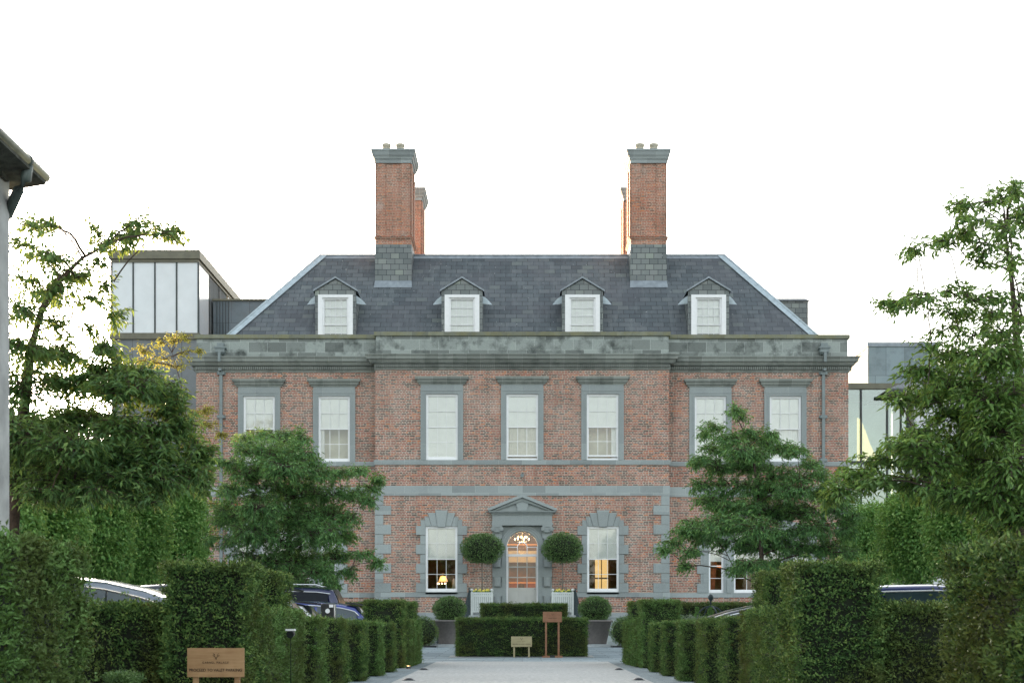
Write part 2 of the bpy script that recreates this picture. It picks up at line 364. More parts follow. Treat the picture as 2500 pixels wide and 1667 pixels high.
M['black'] = plain('black_plastic', (0.015, 0.018, 0.02), 0.35, 0, 0.1, 8)
M['concrete'] = plain('light_stone', (0.42, 0.45, 0.45), 0.85, 0, 0.1, 6)

def m_ground(name, a, bb, c3, sc, bm=0.4, brick=None):
    m, n, l, b = newmat(name); co = objco(n)
    f = noise(n, l, co, sc, 6, 0.7)
    col = ramp(n, l, f, [(0.3, a), (0.5, bb), (0.72, c3)])
    big = noise(n, l, co, 0.35, 4)
    col = mix(n, l, 0.3, col, ramp(n, l, big, [(0.3, (0.36, 0.36, 0.36)), (0.7, (0.62, 0.62, 0.62))]), 'OVERLAY')
    h = f
    if brick:
        c, bf = bricknode(n, l, co, brick[0], brick[1], brick[2], 0.5)
        col = mix(n, l, 0.45, col, ramp(n, l, c, [(0, (0.3, 0.3, 0.3)), (1, (0.7, 0.7, 0.7))]), 'OVERLAY')
        col = mix(n, l, bf, col, (0.1, 0.12, 0.12))
    l.new(col, b.inputs['Base Color']); b.inputs['Roughness'].default_value = 0.85
    bump(n, l, b, h, bm, 0.02); return m
M['gravel'] = m_ground('pale_gravel', (0.24, 0.25, 0.24), (0.4, 0.41, 0.39), (0.62, 0.62, 0.6), 13)
M['setts'] = m_ground('stone_setts', (0.13, 0.17, 0.18), (0.2, 0.25, 0.265), (0.3, 0.35, 0.36), 9, 0.3, (0.42, 0.16, 0.007))
M['paving'] = m_ground('limestone_paving', (0.17, 0.21, 0.225), (0.24, 0.3, 0.32), (0.33, 0.38, 0.4), 7, 0.2, (1.1, 0.9, 0.012))
M['asphalt'] = m_ground('tarmac', (0.05, 0.055, 0.055), (0.08, 0.085, 0.085), (0.12, 0.125, 0.12), 20)

# ---------------------------------------------------------------- ground
def gz(y):
    return 0.0 if y < 45 else (0.2*(y-45)/11 if y < 56 else 0.2)
def sheet(name, mat, rows, dz=0.0, n=1):
    """rows: (y, x0, x1)"""
    mb = MB(); v = []
    for y, a, b in rows: v += [(a, y, gz(y)+dz), (b, y, gz(y)+dz)]
    fs = [(2*i, 2*i+1, 2*i+3, 2*i+2) for i in range(len(rows)-1)]
    mb.add(v, fs); o = mb.build(name, mat); tag(o, kind='structure'); return o
sheet('ground', M['asphalt'], [(-60, -220, 220), (45, -220, 220), (56, -220, 220), (500, -220, 220)])
sheet('forecourt_paving', M['paving'], [(38.6, -16, 16), (45, -16, 16), (56, -16, 16), (76, -16, 16)], 0.004)
sheet('sett_margin', M['setts'], [(-3, -2.75, 2.75), (38.596, -2.75, 2.75)], 0.008)
sheet('gravel_drive', M['gravel'], [(-3, -1.95, 1.95), (20, -2.02, 2.02), (38.6, -2.32, 2.32)], 0.012)
sheet('planting_bed', M['gravel'], [(-3, -3.7, -2.754), (38.58, -3.7, -2.754)], 0.004)
sheet('planting_bed', M['gravel'], [(-3, 2.754, 3.7), (38.58, 2.754, 3.7)], 0.004)
sheet('hedge_gravel_strip', M['gravel'], [(45.05, -2.35, 2.3), (46.9, -2.35, 2.3)], 0.012)
o = MB().box(-3.55, 3.55, 57.5, 63.0, 0.15, 0.32).build('terrace_step', M['concrete']); tag(o, kind='structure'); bevel(o, 0.015)
# curved joint lines of the service covers in the sett margin
def cover(x, y, r, label):
    mb = MB(); n = 40
    for a0 in range(n):
        t0, t1 = 2*pi*a0/n, 2*pi*(a0+1)/n
        mb.quad((x+r*cos(t0), y+r*sin(t0), 0.013), (x+(r+.02)*cos(t0), y+(r+.02)*sin(t0), 0.013), (x+(r+.02)*cos(t1), y+(r+.02)*sin(t1), 0.013), (x+r*cos(t1), y+r*sin(t1), 0.013))
    mb.lathe([(0.0, 0.011), (r, 0.011)], (x, y, 0), 40, False)
    tag(mb.build('service_cover', M['setts'], None, (x, y, 0)), label, 'manhole cover', 'round service covers in the sett margins')
cv = [(-2.42, 36.5, 'farthest round cover in the left sett margin'), (-2.35, 31.5, 'middle round cover in the left sett margin'), (-2.36, 25.0, 'nearest round cover in the left sett margin'),
      (2.43, 36.0, 'farthest round cover in the right sett margin'), (2.38, 30.0, 'middle round cover in the right sett margin'), (2.35, 24.6, 'nearest round cover in the right sett margin')]
for x, y, lb in cv: cover(x, y, 0.17, lb)
for x, y, lb in [(-2.07, 29.9, 'farther dark stud light on the left edge of the gravel drive'), (-1.87, 23.4, 'nearer dark stud light on the left edge of the gravel drive'),
                 (2.03, 29.9, 'farther dark stud light on the right edge of the gravel drive'), (1.92, 23.5, 'nearer dark stud light on the right edge of the gravel drive')]:
    t = thing('drive_stud', lb, 'stud light', (x, y, 0.012), 'stud lights along the drive edges')
    MB().lathe([(0.0, 0.045), (0.05, 0.04), (0.085, 0.015), (0.09, 0.0)], (x, y, 0.012), 16).build('dome', M['black'], t)
    MB().lathe([(0.115, 0.0), (0.11, 0.008), (0.088, 0.008)], (x, y, 0.012), 16).build('ring', M['iron'], t)

# ================================================================= THE HOUSE
YC, YW, YB = 63.5, 64.1, 76.0
XC, XW = 6.56, 14.7
def Z(py): return EYE+(CY-py)*YC/F
def X(px): return (px-1274.5)*YC/F
ZC = dict(plinth=1.68, cill0=2.37, cill1=2.58, band0=6.9, band1=7.34, sill0=8.28, sill1=8.49, corn=12.5)
house = thing('manor_house', 'large red brick manor house with grey stone trim, slate hipped roof and tall chimneys', 'house', (0, 64, 0.2))
PATH = [(-XW, YB), (-XW, YW), (-XC, YW), (-XC, YC), (XC, YC), (XC, YW), (XW, YW), (XW, YB)]
holes_c, holes_w = [], []
UPW = 77.5*YC/F; UZ0, UZ1 = Z(1122.5), Z(962)
for xc in (-196, 0, 196):
    c = X(1274.5+xc); holes_c.append((c-UPW/2, c+UPW/2, UZ0, UZ1))
LWX = 197; LZ0, LZ1 = Z(1444), Z(1284.5)
for s in (-1, 1):
    c = X(1274.5+s*LWX); holes_c.append((c-UPW/2, c+UPW/2, LZ0, LZ1))
DW = 0.71; DZ0, DZS, DZA = 1.54, Z(1334.5), Z(1296.5)
holes_c.append((-1.33, 1.33, DZ0, Z(1284)))
VX = []
for s in (-1, 1):
    for k in (459, 642):
        c = s*k*YW/F; holes_w.append((c-UPW/2, c+UPW/2, UZ0, UZ1))
    v = s*577*YW/F; VX.append(v); holes_w.append((v-2.62, v+2.62, ZC['cill1'], 5.55))
def holed(mb, x0, x1, z0, z1, holes, y, depth=0.3):
    hs = [h for h in holes if h[0] < x1 and h[1] > x0]
    xs = sorted({x0, x1, *[a for h in hs for a in h[:2]]}); zs = sorted({z0, z1, *[a for h in hs for a in h[2:]]})
    for i in range(len(xs)-1):
        for j in range(len(zs)-1):
            cx, cz = (xs[i]+xs[i+1])/2, (zs[j]+zs[j+1])/2
            if any(h[0] < cx < h[1] and h[2] < cz < h[3] for h in hs): continue
            mb.quad((xs[i], y, zs[j]), (xs[i+1], y, zs[j]), (xs[i+1], y, zs[j+1]), (xs[i], y, zs[j+1]))
    for a, b, c, d in hs:
        mb.quad((a, y, c), (a, y, d), (a, y+depth, d), (a, y+depth, c)); mb.quad((b, y, c), (b, y+depth, c), (b, y+depth, d), (b, y, d))
        mb.quad((a, y, d), (b, y, d), (b, y+depth, d), (a, y+depth, d)); mb.quad((a, y, c), (a, y+depth, c), (b, y+depth, c), (b, y, c))
mb = MB(); zt = 12.6
holed(mb, -XC, XC, 0.2, zt, holes_c, YC); holed(mb, -XW, -XC, 0.2, zt, holes_w, YW); holed(mb, XC, XW, 0.2, zt, holes_w, YW)
mb.quad((-XC, YW, 0.2), (-XC, YC, 0.2), (-XC, YC, zt), (-XC, YW, zt)); mb.quad((XC, YC, 0.2), (XC, YW, 0.2), (XC, YW, zt), (XC, YC, zt))
mb.quad((-XW, YB, 0.2), (-XW, YW, 0.2), (-XW, YW, zt), (-XW, YB, zt)); mb.quad((XW, YW, 0.2), (XW, YB, 0.2), (XW, YB, zt), (XW, YW, zt))
mb.quad((XW, YB, 0.2), (-XW, YB, 0.2), (-XW, YB, zt), (XW, YB, zt))
mb.build('wall', M['brick'], house)
# stone courses
def course(name, prof, mat, **k): return MB().sweep(PATH, prof).build(name, mat, house)
# split the lower cill course and plinth around the door
def split_course(name, prof, mat, gap):
    a = MB(); a.sweep([(-XW, YB), (-XW, YW), (-XC, YW), (-XC, YC), (-gap, YC)], prof); a.sweep([(gap, YC), (XC, YC), (XC, YW), (XW, YW), (XW, YB)], prof)
    return a.build(name, mat, house)
split_course('plinth', [(-.05, .2), (.10, .2), (.10, 1.42), (-.05, 1.42)], M['rubble'], 0.9)
split_course('plinth_moulding', [(-.05, 1.423), (.14, 1.423), (.14, 1.5), (.1, 1.56), (.09, 1.62), (.03, ZC['plinth']), (-.05, ZC['plinth'])], M['smooth'], 0.9)
split_course('cill_course', [(-.05, ZC['cill0']), (.045, ZC['cill0']), (.045, ZC['cill1']), (-.05, ZC['cill1'])], M['stone'], 1.4)
course('string_course', [(-.05, ZC['band0']), (.035, ZC['band0']), (.035, ZC['band1']), (-.05, ZC['band1'])], M['stone'])
course('sill_band', [(-.05, ZC['sill0']), (.05, ZC['sill0']), (.07, ZC['sill1']-.04), (.05, ZC['sill1']), (-.05, ZC['sill1'])], M['stone'])
z0 = ZC['corn']
course('cornice', [(-.05, z0), (.03, z0), (.05, z0+.06), (.05, z0+.1), (.055, z0+.26), (.2, z0+.28), (.26, z0+.36), (.27, z0+.42), (.36, z0+.44), (.38, z0+.56), (.43, z0+.62), (.43, z0+.66), (-.05, z0+.72)], M['cornice'])
# dentils
mb = MB()
def dent(p, q):
    L = sqrt((q[0]-p[0])**2+(q[1]-p[1])**2); n = int(L/0.088); ux, uy = (q[0]-p[0])/L, (q[1]-p[1])/L; nx, ny = uy, -ux
    for i in range(n):
        s0 = (i+.2)*L/n; s1 = (i+.8)*L/n
        a = (p[0]+ux*s0+nx*.05, p[1]+uy*s0+ny*.05); b = (p[0]+ux*s1+nx*.15, p[1]+uy*s1+ny*.15)
        mb.box(a[0], b[0], a[1], b[1], z0+.115, z0+.245)
dent((-XW-.0, YW), (-XC-.06, YW)); dent((-XC-.02, YC), (XC+.02, YC)); dent((XC+.06, YW), (XW, YW)); dent((-XW, YB), (-XW, YW)); dent((XW, YW), (XW, YB))
mb.build('dentil_course', M['cornice'], house)
zp = z0+.70
course('parapet', [(-.4, zp-.1), (-.02, zp-.1), (-.02, 14.02), (-.4, 14.02)], M['parapet'])
course('coping', [(-.46, 14.023), (.05, 14.023), (.06, 14.05), (.06, 14.2), (-.2, 14.245), (-.46, 14.2)], M['coping'])
MB().quad((-XW+.3, YW+.3, 13.4), (XW-.3, YW+.3, 13.4), (XW-.3, YB, 13.4), (-XW+.3, YB, 13.4)).build('gutter_floor', M['lead'], house)
MB().box(-XC+.2, XC-.2, YC+.3, YW+.35, 13.3, 13.41).build('gutter_floor', M['lead'], house)

# quoins
h = (ZC['band0']-ZC['cill1'])/10
QM = {(s, k): MB() for s in (-1, 1) for k in (0, 1)}
for i in range(10):
    za = ZC['cill1']+i*h+.004; zb = za+h-.012; wide = (i % 2 == 0)
    wd = .71 if wide else .36; pr = .05 if wide else .03
    for s in (-1, 1):
        QM[s, 0].box(s*(XC+.02), s*(XC-wd), YC-pr, YC+.2, za, zb)
        w2 = .57 if wide else .3
        QM[s, 1].box(s*(XW+.02), s*(XW-w2), YW-pr, YW+.2, za, zb)
# continuing below the cill course
for s in (-1, 1):
    QM[s, 0].box(s*(XC+.02), s*(XC-.71), YC-.04, YC+.2, ZC['plinth']+.005, ZC['cill0']-.005)
for q in QM.values(): bevel(q.build('quoin_column', M['smooth'], house), .012)

# windows ------------------------------------------------------
def sash_frame(mb, x0, x1, z0, z1, y, cols=3, rows=2, box=0.055, top_open=0):
    """white box frame, two sashes, glazing bars"""
    zm = (z0+z1)/2
    mb.box(x0, x0+box, y+.06, y+.16, z0, z1); mb.box(x1-box, x1, y+.06, y+.16, z0, z1)
    mb.box(x0+box, x1-box, y+.06, y+.16, z1-box, z1); mb.box(x0+box, x1-box, y+.05, y+.17, z0, z0+.075)
    for k, (a, b, yy) in enumerate(((z0+.075, zm+.02, .12), (zm-.02, z1-box, .085))):
        st = .04
        if k == 0: a += top_open
        X0, X1 = x0+box, x1-box
        mb.box(X0, X0+st, y+yy, y+yy+.035, a, b); mb.box(X1-st, X1, y+yy, y+yy+.035, a, b)
        mb.box(X0+st, X1-st, y+yy, y+yy+.035, b-.04, b); mb.box(X0+st, X1-st, y+yy, y+yy+.035, a, a+(.07 if k == 0 else .04))
        for i in range(1, cols):
            xx = X0+st+(X1-X0-2*st)*i/cols; mb.box(xx-.011, xx+.011, y+yy+.004, y+yy+.03, a+.05, b-.04)
        for j in range(1, rows):
            zz = a+.06+(b-a-.1)*j/rows; mb.box(X0+st, X1-st, y+yy+.006, y+yy+.028, zz-.011, zz+.011)
def window(xc, wd, z0, z1, y, upper='blind', lower='beige', opened=0, cols=3):
    y = y-.055
    x0, x1 = xc-wd/2, xc+wd/2; zm = (z0+z1)/2
    mb = MB(); sash_frame(mb, x0, x1, z0, z1, y, cols, 2, .055, opened)
    wn = mb.build('window', M['white'], house)
    MB().box(x0+.05, x1-.05, y+.128, y+.132, z0+.07+opened, z1-.05).build('pane', M['glass'], wn)
    if upper == 'blind':
        zz = zm-.005 if lower != 'blind' else z0+.08
        b = MB().box(x0+.03, x1-.03, y+.158, y+.162, zz, z1-.02)
        b.box(x0+.03, x1-.03, y+.163, y+.18, zz, zz+.035)
        if lower != 'blind':
            for s in (-.18, .18): b.cbox((xc+s*wd, y+.185, zm+.03), .06, .02, .02)
        b.build('roller_blind', M['blind'], wn)
    yr = y+.45
    if lower in ('beige', 'beige_curtain', 'beige_left'):
        MB().quad((x0-.1, yr+.4, z0-.1), (x1+.1, yr+.4, z0-.1), (x1+.1, yr+.4, zm+.6), (x0-.1, yr+.4, zm+.6)).build('room_wall', M['beige'], wn)
        cu = MB()
        for (a, b2) in (((x1-.3, x1),) if lower == 'beige_curtain' else ((x0, x0+.24),) if lower == 'beige_left' else ((x0, x0+.1),)):
            n = 14; vs = []
            for i in range(n+1):
                xx = a+(b2-a)*i/n; vs += [(xx, y+.3+.025*sin(i*1.9), z0), (xx, y+.3+.02*sin(i*1.9+.4), z1)]
            cu.add(vs, [(2*i, 2*i+2, 2*i+3, 2*i+1) for i in range(n)], True)
        cu.build('curtain', M['blind'], wn)
    elif lower in ('net', 'cream'):
        n = 60; vs = []
        for i in range(n+1):
            xx = x0+(x1-x0)*i/n; vs += [(xx, y+.26+.012*sin(i*1.7)+.01*sin(i*.6), z0), (xx, y+.26+.012*sin(i*1.7+.5), zm+.1)]
        MB().add(vs, [(2*i, 2*i+2, 2*i+3, 2*i+1) for i in range(n)], True).build('net_curtain', M['cream'] if lower == 'net' else M['blind'], wn)
    MB().quad((x0-.2, yr+.45, z0-.2), (x1+.2, yr+.45, z0-.2), (x1+.2, yr+.45, z1+.1), (x0-.2, yr+.45, z1+.1)).build('room_back', M['beige'], wn) if y > 0 and z0 > 6 else None
    return wn
def upper_surround(xc, y):
    wo = UPW/2; jo = 52*YC/F
    mb = MB()
    for s in (-1, 1):
        mb.box(xc+s*wo, xc+s*jo, y-.07, y+.16, ZC['sill1']+.002, UZ1)
        mb.box(xc+s*(wo+.02), xc+s*(wo+.09), y-.09, y-.065, ZC['sill1']+.002, UZ1+.03)
    mb.box(xc-jo, xc+jo, y-.07, y+.16, UZ1+.002, UZ1+.26); mb.box(xc-jo+.05, xc+jo-.05, y-.09, y-.065, UZ1+.12, UZ1+.2)
    mb.box(xc-jo+.01, xc+jo-.01, y-.05, y+.1, UZ1+.263, UZ1+.44)
    sf = mb.build('window_surround', M['smooth'], house)
    hd = MB()
    zz = Z(939); ho = 64*YC/F
    prof = [(-.3, zz), (.08, zz), (.1, zz+.05), (.17, zz+.1), (.2, zz+.2), (.27, zz+.22), (.29, zz+.33), (-.3, zz+.36)]
    # hood with returned ends
    e = jo+.0
    hd.sweep([(xc-e, y+.25), (xc-e, y), (xc+e, y), (xc+e, y+.25)], [(o*.85 if o > 0 else -.1, z) for o, z in prof])
    hd.build('hood', M['cornice'], sf)
cfg = [(-196, YC, 'blind', 'blind', 0), (0, YC, 'blind', 'net', .085), (196, YC, 'blind', 'beige_curtain', .085)]
for k, y, u, lo, op in cfg:
    c = X(1274.5+k); upper_surround(c, y); window(c, UPW, UZ0, UZ1, y, u, lo, op)
for k, lo in ((-642, 'beige'), (-459, 'beige_left'), (459, 'cream'), (642, 'cream')):
    c = k*YW/F; upper_surround(c, YW); window(c, UPW, UZ0, UZ1, YW, 'blind', lo)
# ground floor windows with blocked surrounds and fan keystones
hb = 23.3*YC/F
for s, nm in ((-1, 'l'), (1, 'r')):
    xc = X(1274.5+s*LWX); wo = UPW/2; mb = MB()
    for i in range(7):
        za = LZ0-.03+i*hb+.004; zb = za+hb-.01; wide = i % 2 == 0
        if za > LZ1: break
        pr = .07 if wide else .04; wd = .43 if wide else .24
        for t in (-1, 1): mb.box(xc+t*wo, xc+t*(wo+wd), YC-pr, YC+.15, za, min(zb, LZ1+.25))
    for t in (-1, 1): mb.box(xc+t*wo, xc+t*(wo+.22), YC-.04, YC+.15, LZ1-.1, LZ1+.28)
    mb.box(xc-wo-.02, xc+wo+.02, YC-.045, YC+.15, LZ0-.12, LZ0)
    sr = mb.build('window_surround', M['smooth'], house); bevel(sr, .01)
    vs = MB()
    edges = [(-.70, -.80), (-.44, -.62), (-.18, -.27), (.18, .27), (.44, .62), (.70, .80)]
    tops = [.42, .60, .72, .60, .42]
    for i in range(5):
        b0, t0 = edges[i]; b1, t1 = edges[i+1]
        f = tops[i]; zb = LZ1-(.03 if i == 2 else -.0)
        vs.xz([(xc+b0+.004, zb), (xc+b1-.004, zb), (xc+b1-.004+(t1-b1)*f/.6, LZ1+f), (xc+b0+.004+(t0-b0)*f/.6, LZ1+f)], YC-(.11 if i == 2 else .075 if i in (1, 3) else .06), YC+.12)
    bevel(vs.build('keystone_fan', M['smooth'], sr), .01)
    wn = window(xc, UPW, LZ0, LZ1, YC, 'blind', 'room')
    # room behind
    x0, x1, y0, y1, za, zb = xc-1.6, xc+1.6, YC+.31, YC+4.5, 1.5, 6.2
    rm = MB(); rm.quad((x0, y1, za), (x1, y1, za), (x1, y1, zb), (x0, y1, zb)); rm.quad((x0, y0, za), (x0, y1, za), (x0, y1, zb), (x0, y0, zb)); rm.quad((x1, y0, za), (x1, y0, zb), (x1, y1, zb), (x1, y1, za))
    rm.quad((x0, y0, za), (x1, y0, za), (x1, y1, za), (x0, y1, za)); rm.quad((x0, y0, zb), (x0, y1, zb), (x1, y1, zb), (x1, y0, zb))
    rm.build('room', M['darkroom'], wn)
    if s < 0:
        MB().lathe([(.0, .34), (.13, .34), (.22, .1), (.0, .1)], (xc-.05, YC+2.2, 3.05), 16).build('lamp_shade', M['shade'], wn)
        g = MB()
        for k in range(8):
            a = 2*pi*k/8; g.lathe([(0, .03), (.022, 0), (0, -.05)], (xc-.08+.19*cos(a), YC+1.7+.19*sin(a), 3.05), 8)
        g.build('candle_bulbs', M['bulb'], wn)
        MB().lathe([(.0, .5), (.09, .5), (.16, .0), (0, 0)], (xc+.55, YC+1.2, 2.75), 14).build('lamp_shade', M['cream'], wn)
    else:
        xq = xc; xc = xc+.27
        MB().box(xc-.42, xc+.25, y1-.06, y1-.03, 2.2, 4.75).build('far_window', M['farglow'], wn)
        g = MB(); g.box(xc-.11, xc-.07, y1-.12, y1-.07, 2.2, 4.75); g.box(xc-.42, xc+.25, y1-.12, y1-.07, 3.35, 3.42); g.box(xc-.5, xc-.4, y1-.14, y1-.06, 2.1, 4.8); g.box(xc+.23, xc+.33, y1-.14, y1-.06, 2.1, 4.8); g.build('far_window_frame', M['warmwood'], wn); xc = xq
        pl = bpy.data.lights.new('room_fill', 'POINT'); pl.energy = 3; pl.color = (1, .5, .2); pl.shadow_soft_size = .2  # added fill light, no visible source, brightens the dark room
        po = bpy.data.objects.new('room_fill', pl); COL.objects.link(po); po.parent = wn; po.location = (xc+.9, YC+2-64, 4.6-.2)
        g = MB(); g.xz([(xc-.1+.3*cos(a), 2.3+.25*sin(a)) for a in [pi*i/10 for i in range(11)]], YC+1.5, YC+1.6); g.build('chair_back', M['darkroom'], wn)

# Serliana windows in the wings
for s, vx in zip((-1, 1), VX):
    st = MB(); y = YW
    zs0, zs1 = ZC['cill1'], 5.0
    ox = [2.25, 1.56, 1.12]   # outer side-light edge, inner edge, central light edge
    for t in (-1, 1):
        st.box(vx+t*1.12, vx+t*1.57, y-.05, y+.2, zs0, zs1)
        st.box(vx+t*1.25, vx+t*1.44, y-.09, y-.045, zs0, zs1)
        st.box(vx+t*2.25, vx+t*2.62, y-.05, y+.2, zs0, 5.55)
        for i in range(6):
            st.box(vx+t*2.3, vx+t*(2.78 if i % 2 == 0 else 2.5), y-.08, y+.12, zs0+i*.43+.005, zs0+i*.43+.42)
        st.box(vx+t*1.13, vx+t*2.62, y-.1, y+.2, zs1+.002, zs1+.28)
        for q in range(3):
            st.xz([(vx+t*(1.1+q*.3), 5.28), (vx+t*(1.38+q*.3), 5.28), (vx+t*(1.5+q*.36), 5.8+(-.1*q)), (vx+t*(1.1+q*.34), 5.9-.1*q)], y-.06, y+.2)
    n = 16; r0 = 1.12
    outer = [(vx+1.5*cos(pi*i/n), 5.0+1.5*sin(pi*i/n)) for i in range(n+1)]; inner = [(vx+r0*cos(pi*i/n), 5.0+r0*sin(pi*i/n)) for i in range(n, -1, -1)]
    st.xz(outer+inner, y-.075, y+.2)
    st.xz([(vx-.16, 5.98), (vx+.16, 5.98), (vx+.24, 6.75), (vx-.24, 6.75)], y-.14, y+.1)
    sr = st.build('window_surround', M['smooth'], house)
    fr = MB()
    for t in (-1, 1):
        sash_frame(fr, min(vx+t*1.57, vx+t*2.25), max(vx+t*1.57, vx+t*2.25), zs0, zs1, y, 1, 2, .05)
    sash_frame(fr, vx-1.12, vx+1.12, zs0, 5.0, y, 4, 2, .05)
    for i in range(n):
        a0, a1 = pi*i/n, pi*(i+1)/n
        fr.xz([(vx+1.12*cos(a0), 5+1.12*sin(a0)), (vx+1.12*cos(a1), 5+1.12*sin(a1)), (vx+1.05*cos(a1), 5+1.05*sin(a1)), (vx+1.05*cos(a0), 5+1.05*sin(a0))], y+.08, y+.15)
    for a in (pi/4, pi/2, 3*pi/4): fr.tube([(vx+.05*cos(a), y+.11, 5.02), (vx+1.08*cos(a), y+.11, 5+1.08*sin(a))], .014, 4)
    wn = fr.build('window', M['white'], house)
    gl = MB(); gl.box(vx-1.1, vx+1.1, y+.128, y+.132, zs0+.05, 5.0); gl.xz([(vx+1.1*cos(pi*i/n), 5.0+1.1*sin(pi*i/n)) for i in range(n+1)], y+.129, y+.133)
    for t in (-1, 1): gl.box(vx+t*1.6, vx+t*2.22, y+.128, y+.132, zs0+.05, zs1-.05)
    gl.build('pane', M['glass'], wn)
    b = MB(); b.box(vx-1.1, vx+1.1, y+.2, y+.21, 4.1, 6.1)
    for t in (-1, 1): b.box(vx+t*1.6, vx+t*2.22, y+.2, y+.21, 4.0, 5.0)
    b.build('roller_blind', M['blind'], wn)
    rm = MB(); x0, x1, y0, y1, za, zb = vx-2.6, vx+2.6, YW+.31, YW+4.2, 1.6, 6.5
    rm.quad((x0, y1, za), (x1, y1, za), (x1, y1, zb), (x0, y1, zb)); rm.quad((x0, y0, za), (x0, y1, za), (x0, y1, zb), (x0, y0, zb)); rm.quad((x1, y0, za), (x1, y0, zb), (x1, y1, zb), (x1, y1, za))
    rm.quad((x0, y0, za), (x1, y0, za), (x1, y1, za), (x0, y1, za)); rm.quad((x0, y0, zb), (x0, y1, zb), (x1, y1, zb), (x1, y0, zb))
    rm.build('room', M['darkroom'], wn)
    if s > 0:
        MB().xz([(vx-2.2, 2.6), (vx-1.95, 2.6), (vx-1.75, 4.9), (vx-2.2, 4.9)], YW+.35, YW+.37).build('curtain', M['rustcloth'], wn)
        pl = bpy.data.lights.new('room_fill', 'POINT'); pl.energy = 5; pl.color = (1, .55, .22); pl.shadow_soft_size = .2  # added fill light without a fitting, warms the curtain and room
        po = bpy.data.objects.new('room_fill', pl); COL.objects.link(po); po.parent = wn; po.location = (vx-.9, YW+1.3-64, 4.2-.2)
        MB().box(vx-1.7, vx+.4, YW+1.5, YW+1.55, 3.75, 3.9).build('lamp_shade', M['amberglow'], wn)

# ---------------------------------------------------------------- doorcase
zE0 = Z(1283)
for t in (-1, 1):
    dc = MB()
    for i in range(5):
        za = 1.55+i*.86
        dc.box(t*.9, t*1.33, YC-.12, YC+.1, za, za+.43) if i else dc.box(t*.9, t*1.33, YC-.12, YC+.1, 1.55, 1.98)
        if i < 4:
            dc.box(t*.95, t*1.27, YC-.2, YC+.1, za+.433, za+.857)
    for zz in (2.66, 3.52, 4.38, 5.1):
        pass
    # half-round shaft pieces between the blocks
    for i in range(4): dc.lathe([(.155, 1.99+i*.86), (.155, 2.40+i*.86)], (t*1.11, YC-.18, 0), 16)
    dc.box(t*.93, t*1.3, YC-.3, YC+.1, 1.54, 1.72); dc.box(t*.95, t*1.28, YC-.26, YC+.1, 1.72, 1.9)
    dc.build('column', M['smooth'], house)
for t in (-1, 1):
    cap = MB()
    cap.box(t*.9, t*1.33, YC-.3, YC+.1, zE0-.07, zE0)
    cap.box(t*.97, t*1.26, YC-.27, YC+.1, zE0-.3, zE0-.07)
    for u in (-1, 1):
        n = 14; cx_ = t*1.115+u*.19
        cap.xz([(cx_+.095*cos(2*pi*i/n), zE0-.16+.095*sin(2*pi*i/n)) for i in range(n)], YC-.32, YC-.02)
        cap.xz([(cx_+.04*cos(2*pi*i/n), zE0-.16+.04*sin(2*pi*i/n)) for i in range(n)], YC-.35, YC-.3)
    cap.build('ionic_capital', M['smooth'], house)
ar = MB(); n = 24; zc = DZS
zt_ = zE0
# spandrel plate with arched cut
out = [(1.33, DZ0)] + [(1.33, zt_), (-1.33, zt_), (-1.33, DZ0), (-DW, DZ0), (-DW, zc)]
inn = [(DW*cos(pi-pi*i/n), zc+DW*sin(pi-pi*i/n)) for i in range(n+1)]
ar.xz([(1.33, DZ0), (1.33, zt_), (-1.33, zt_), (-1.33, DZ0), (-DW, DZ0)]+inn+[(DW, DZ0)], YC-.02, YC+.28)
for rr0, rr1, yy in ((DW+.0, DW+.1, .07), (DW+.103, DW+.2, .1), (DW+.203, DW+.25, .13)):
    o_ = [(rr1*cos(pi*i/n), zc+rr1*sin(pi*i/n)) for i in range(n+1)]; i_ = [(rr0*cos(pi*i/n), zc+rr0*sin(pi*i/n)) for i in range(n, -1, -1)]
    ar.xz(o_+i_, YC-yy, YC+.1)
for t in (-1, 1):
    ar.box(t*DW, t*(DW+.2), YC-.08, YC+.1, DZ0, zc-.34)
    ar.box(t*(DW-.0), t*(DW+.24), YC-.12, YC+.1, zc-.1, zc-.02); ar.box(t*DW, t*(DW+.22), YC-.09, YC+.1, zc-.25, zc-.12); ar.box(t*DW, t*(DW+.24), YC-.12, YC+.1, zc-.34, zc-.27)
ar.build('door_arch', M['smooth'], house)
en = MB(); e = 1.36
en.box(-e, e, YC-.3, YC+.1, zE0+.002, zE0+.12); en.box(-e+.02, e-.02, YC-.27, YC+.1, zE0+.122, zE0+.2)
en.box(-e+.03, e-.03, YC-.25, YC+.1, zE0+.2, zE0+.46)
en.sweep([(-e+.03, YC+.1), (-e+.03, YC-.25), (e-.03, YC-.25), (e-.03, YC+.1)], [(-.2, zE0+.46), (.03, zE0+.46), (.04, zE0+.52), (.06, zE0+.54), (.16, zE0+.58), (.18, zE0+.64), (-.2, zE0+.65)])
en.build('entablature', M['smooth'], house)
pd = MB(); zb = zE0+.655; ap = Z(1208); xe = 1.52
pd.xz([(-xe+.12, zb), (xe-.12, zb), (0, ap-.15)], YC-.2, YC+.05)
for t in (-1, 1):
    pd.xz([(t*xe, zb), (t*xe, zb+.1), (0, ap), (0, ap-.14), (t*(xe-.1), zb)], YC-.46, YC+.05)
    pd.xz([(t*(xe-.2), zb+.0), (t*(xe-.36), zb), (0, ap-.26), (0, ap-.14)], YC-.33, YC+.05)
    for i in range(26):
        u = (i+.5)/26; xx = t*(xe-.3)*(1-u); zz = zb+.02+(ap-.3-zb)*u; pd.cbox((xx, YC-.3, zz), .03, .08, .05)
pd.xz([(-.2, zb+.0), (.2, zb), (.3, zb+.42), (.12, zb+.46), (0, zb+.5), (-.12, zb+.46), (-.3, zb+.42)], YC-.3, YC+.02)
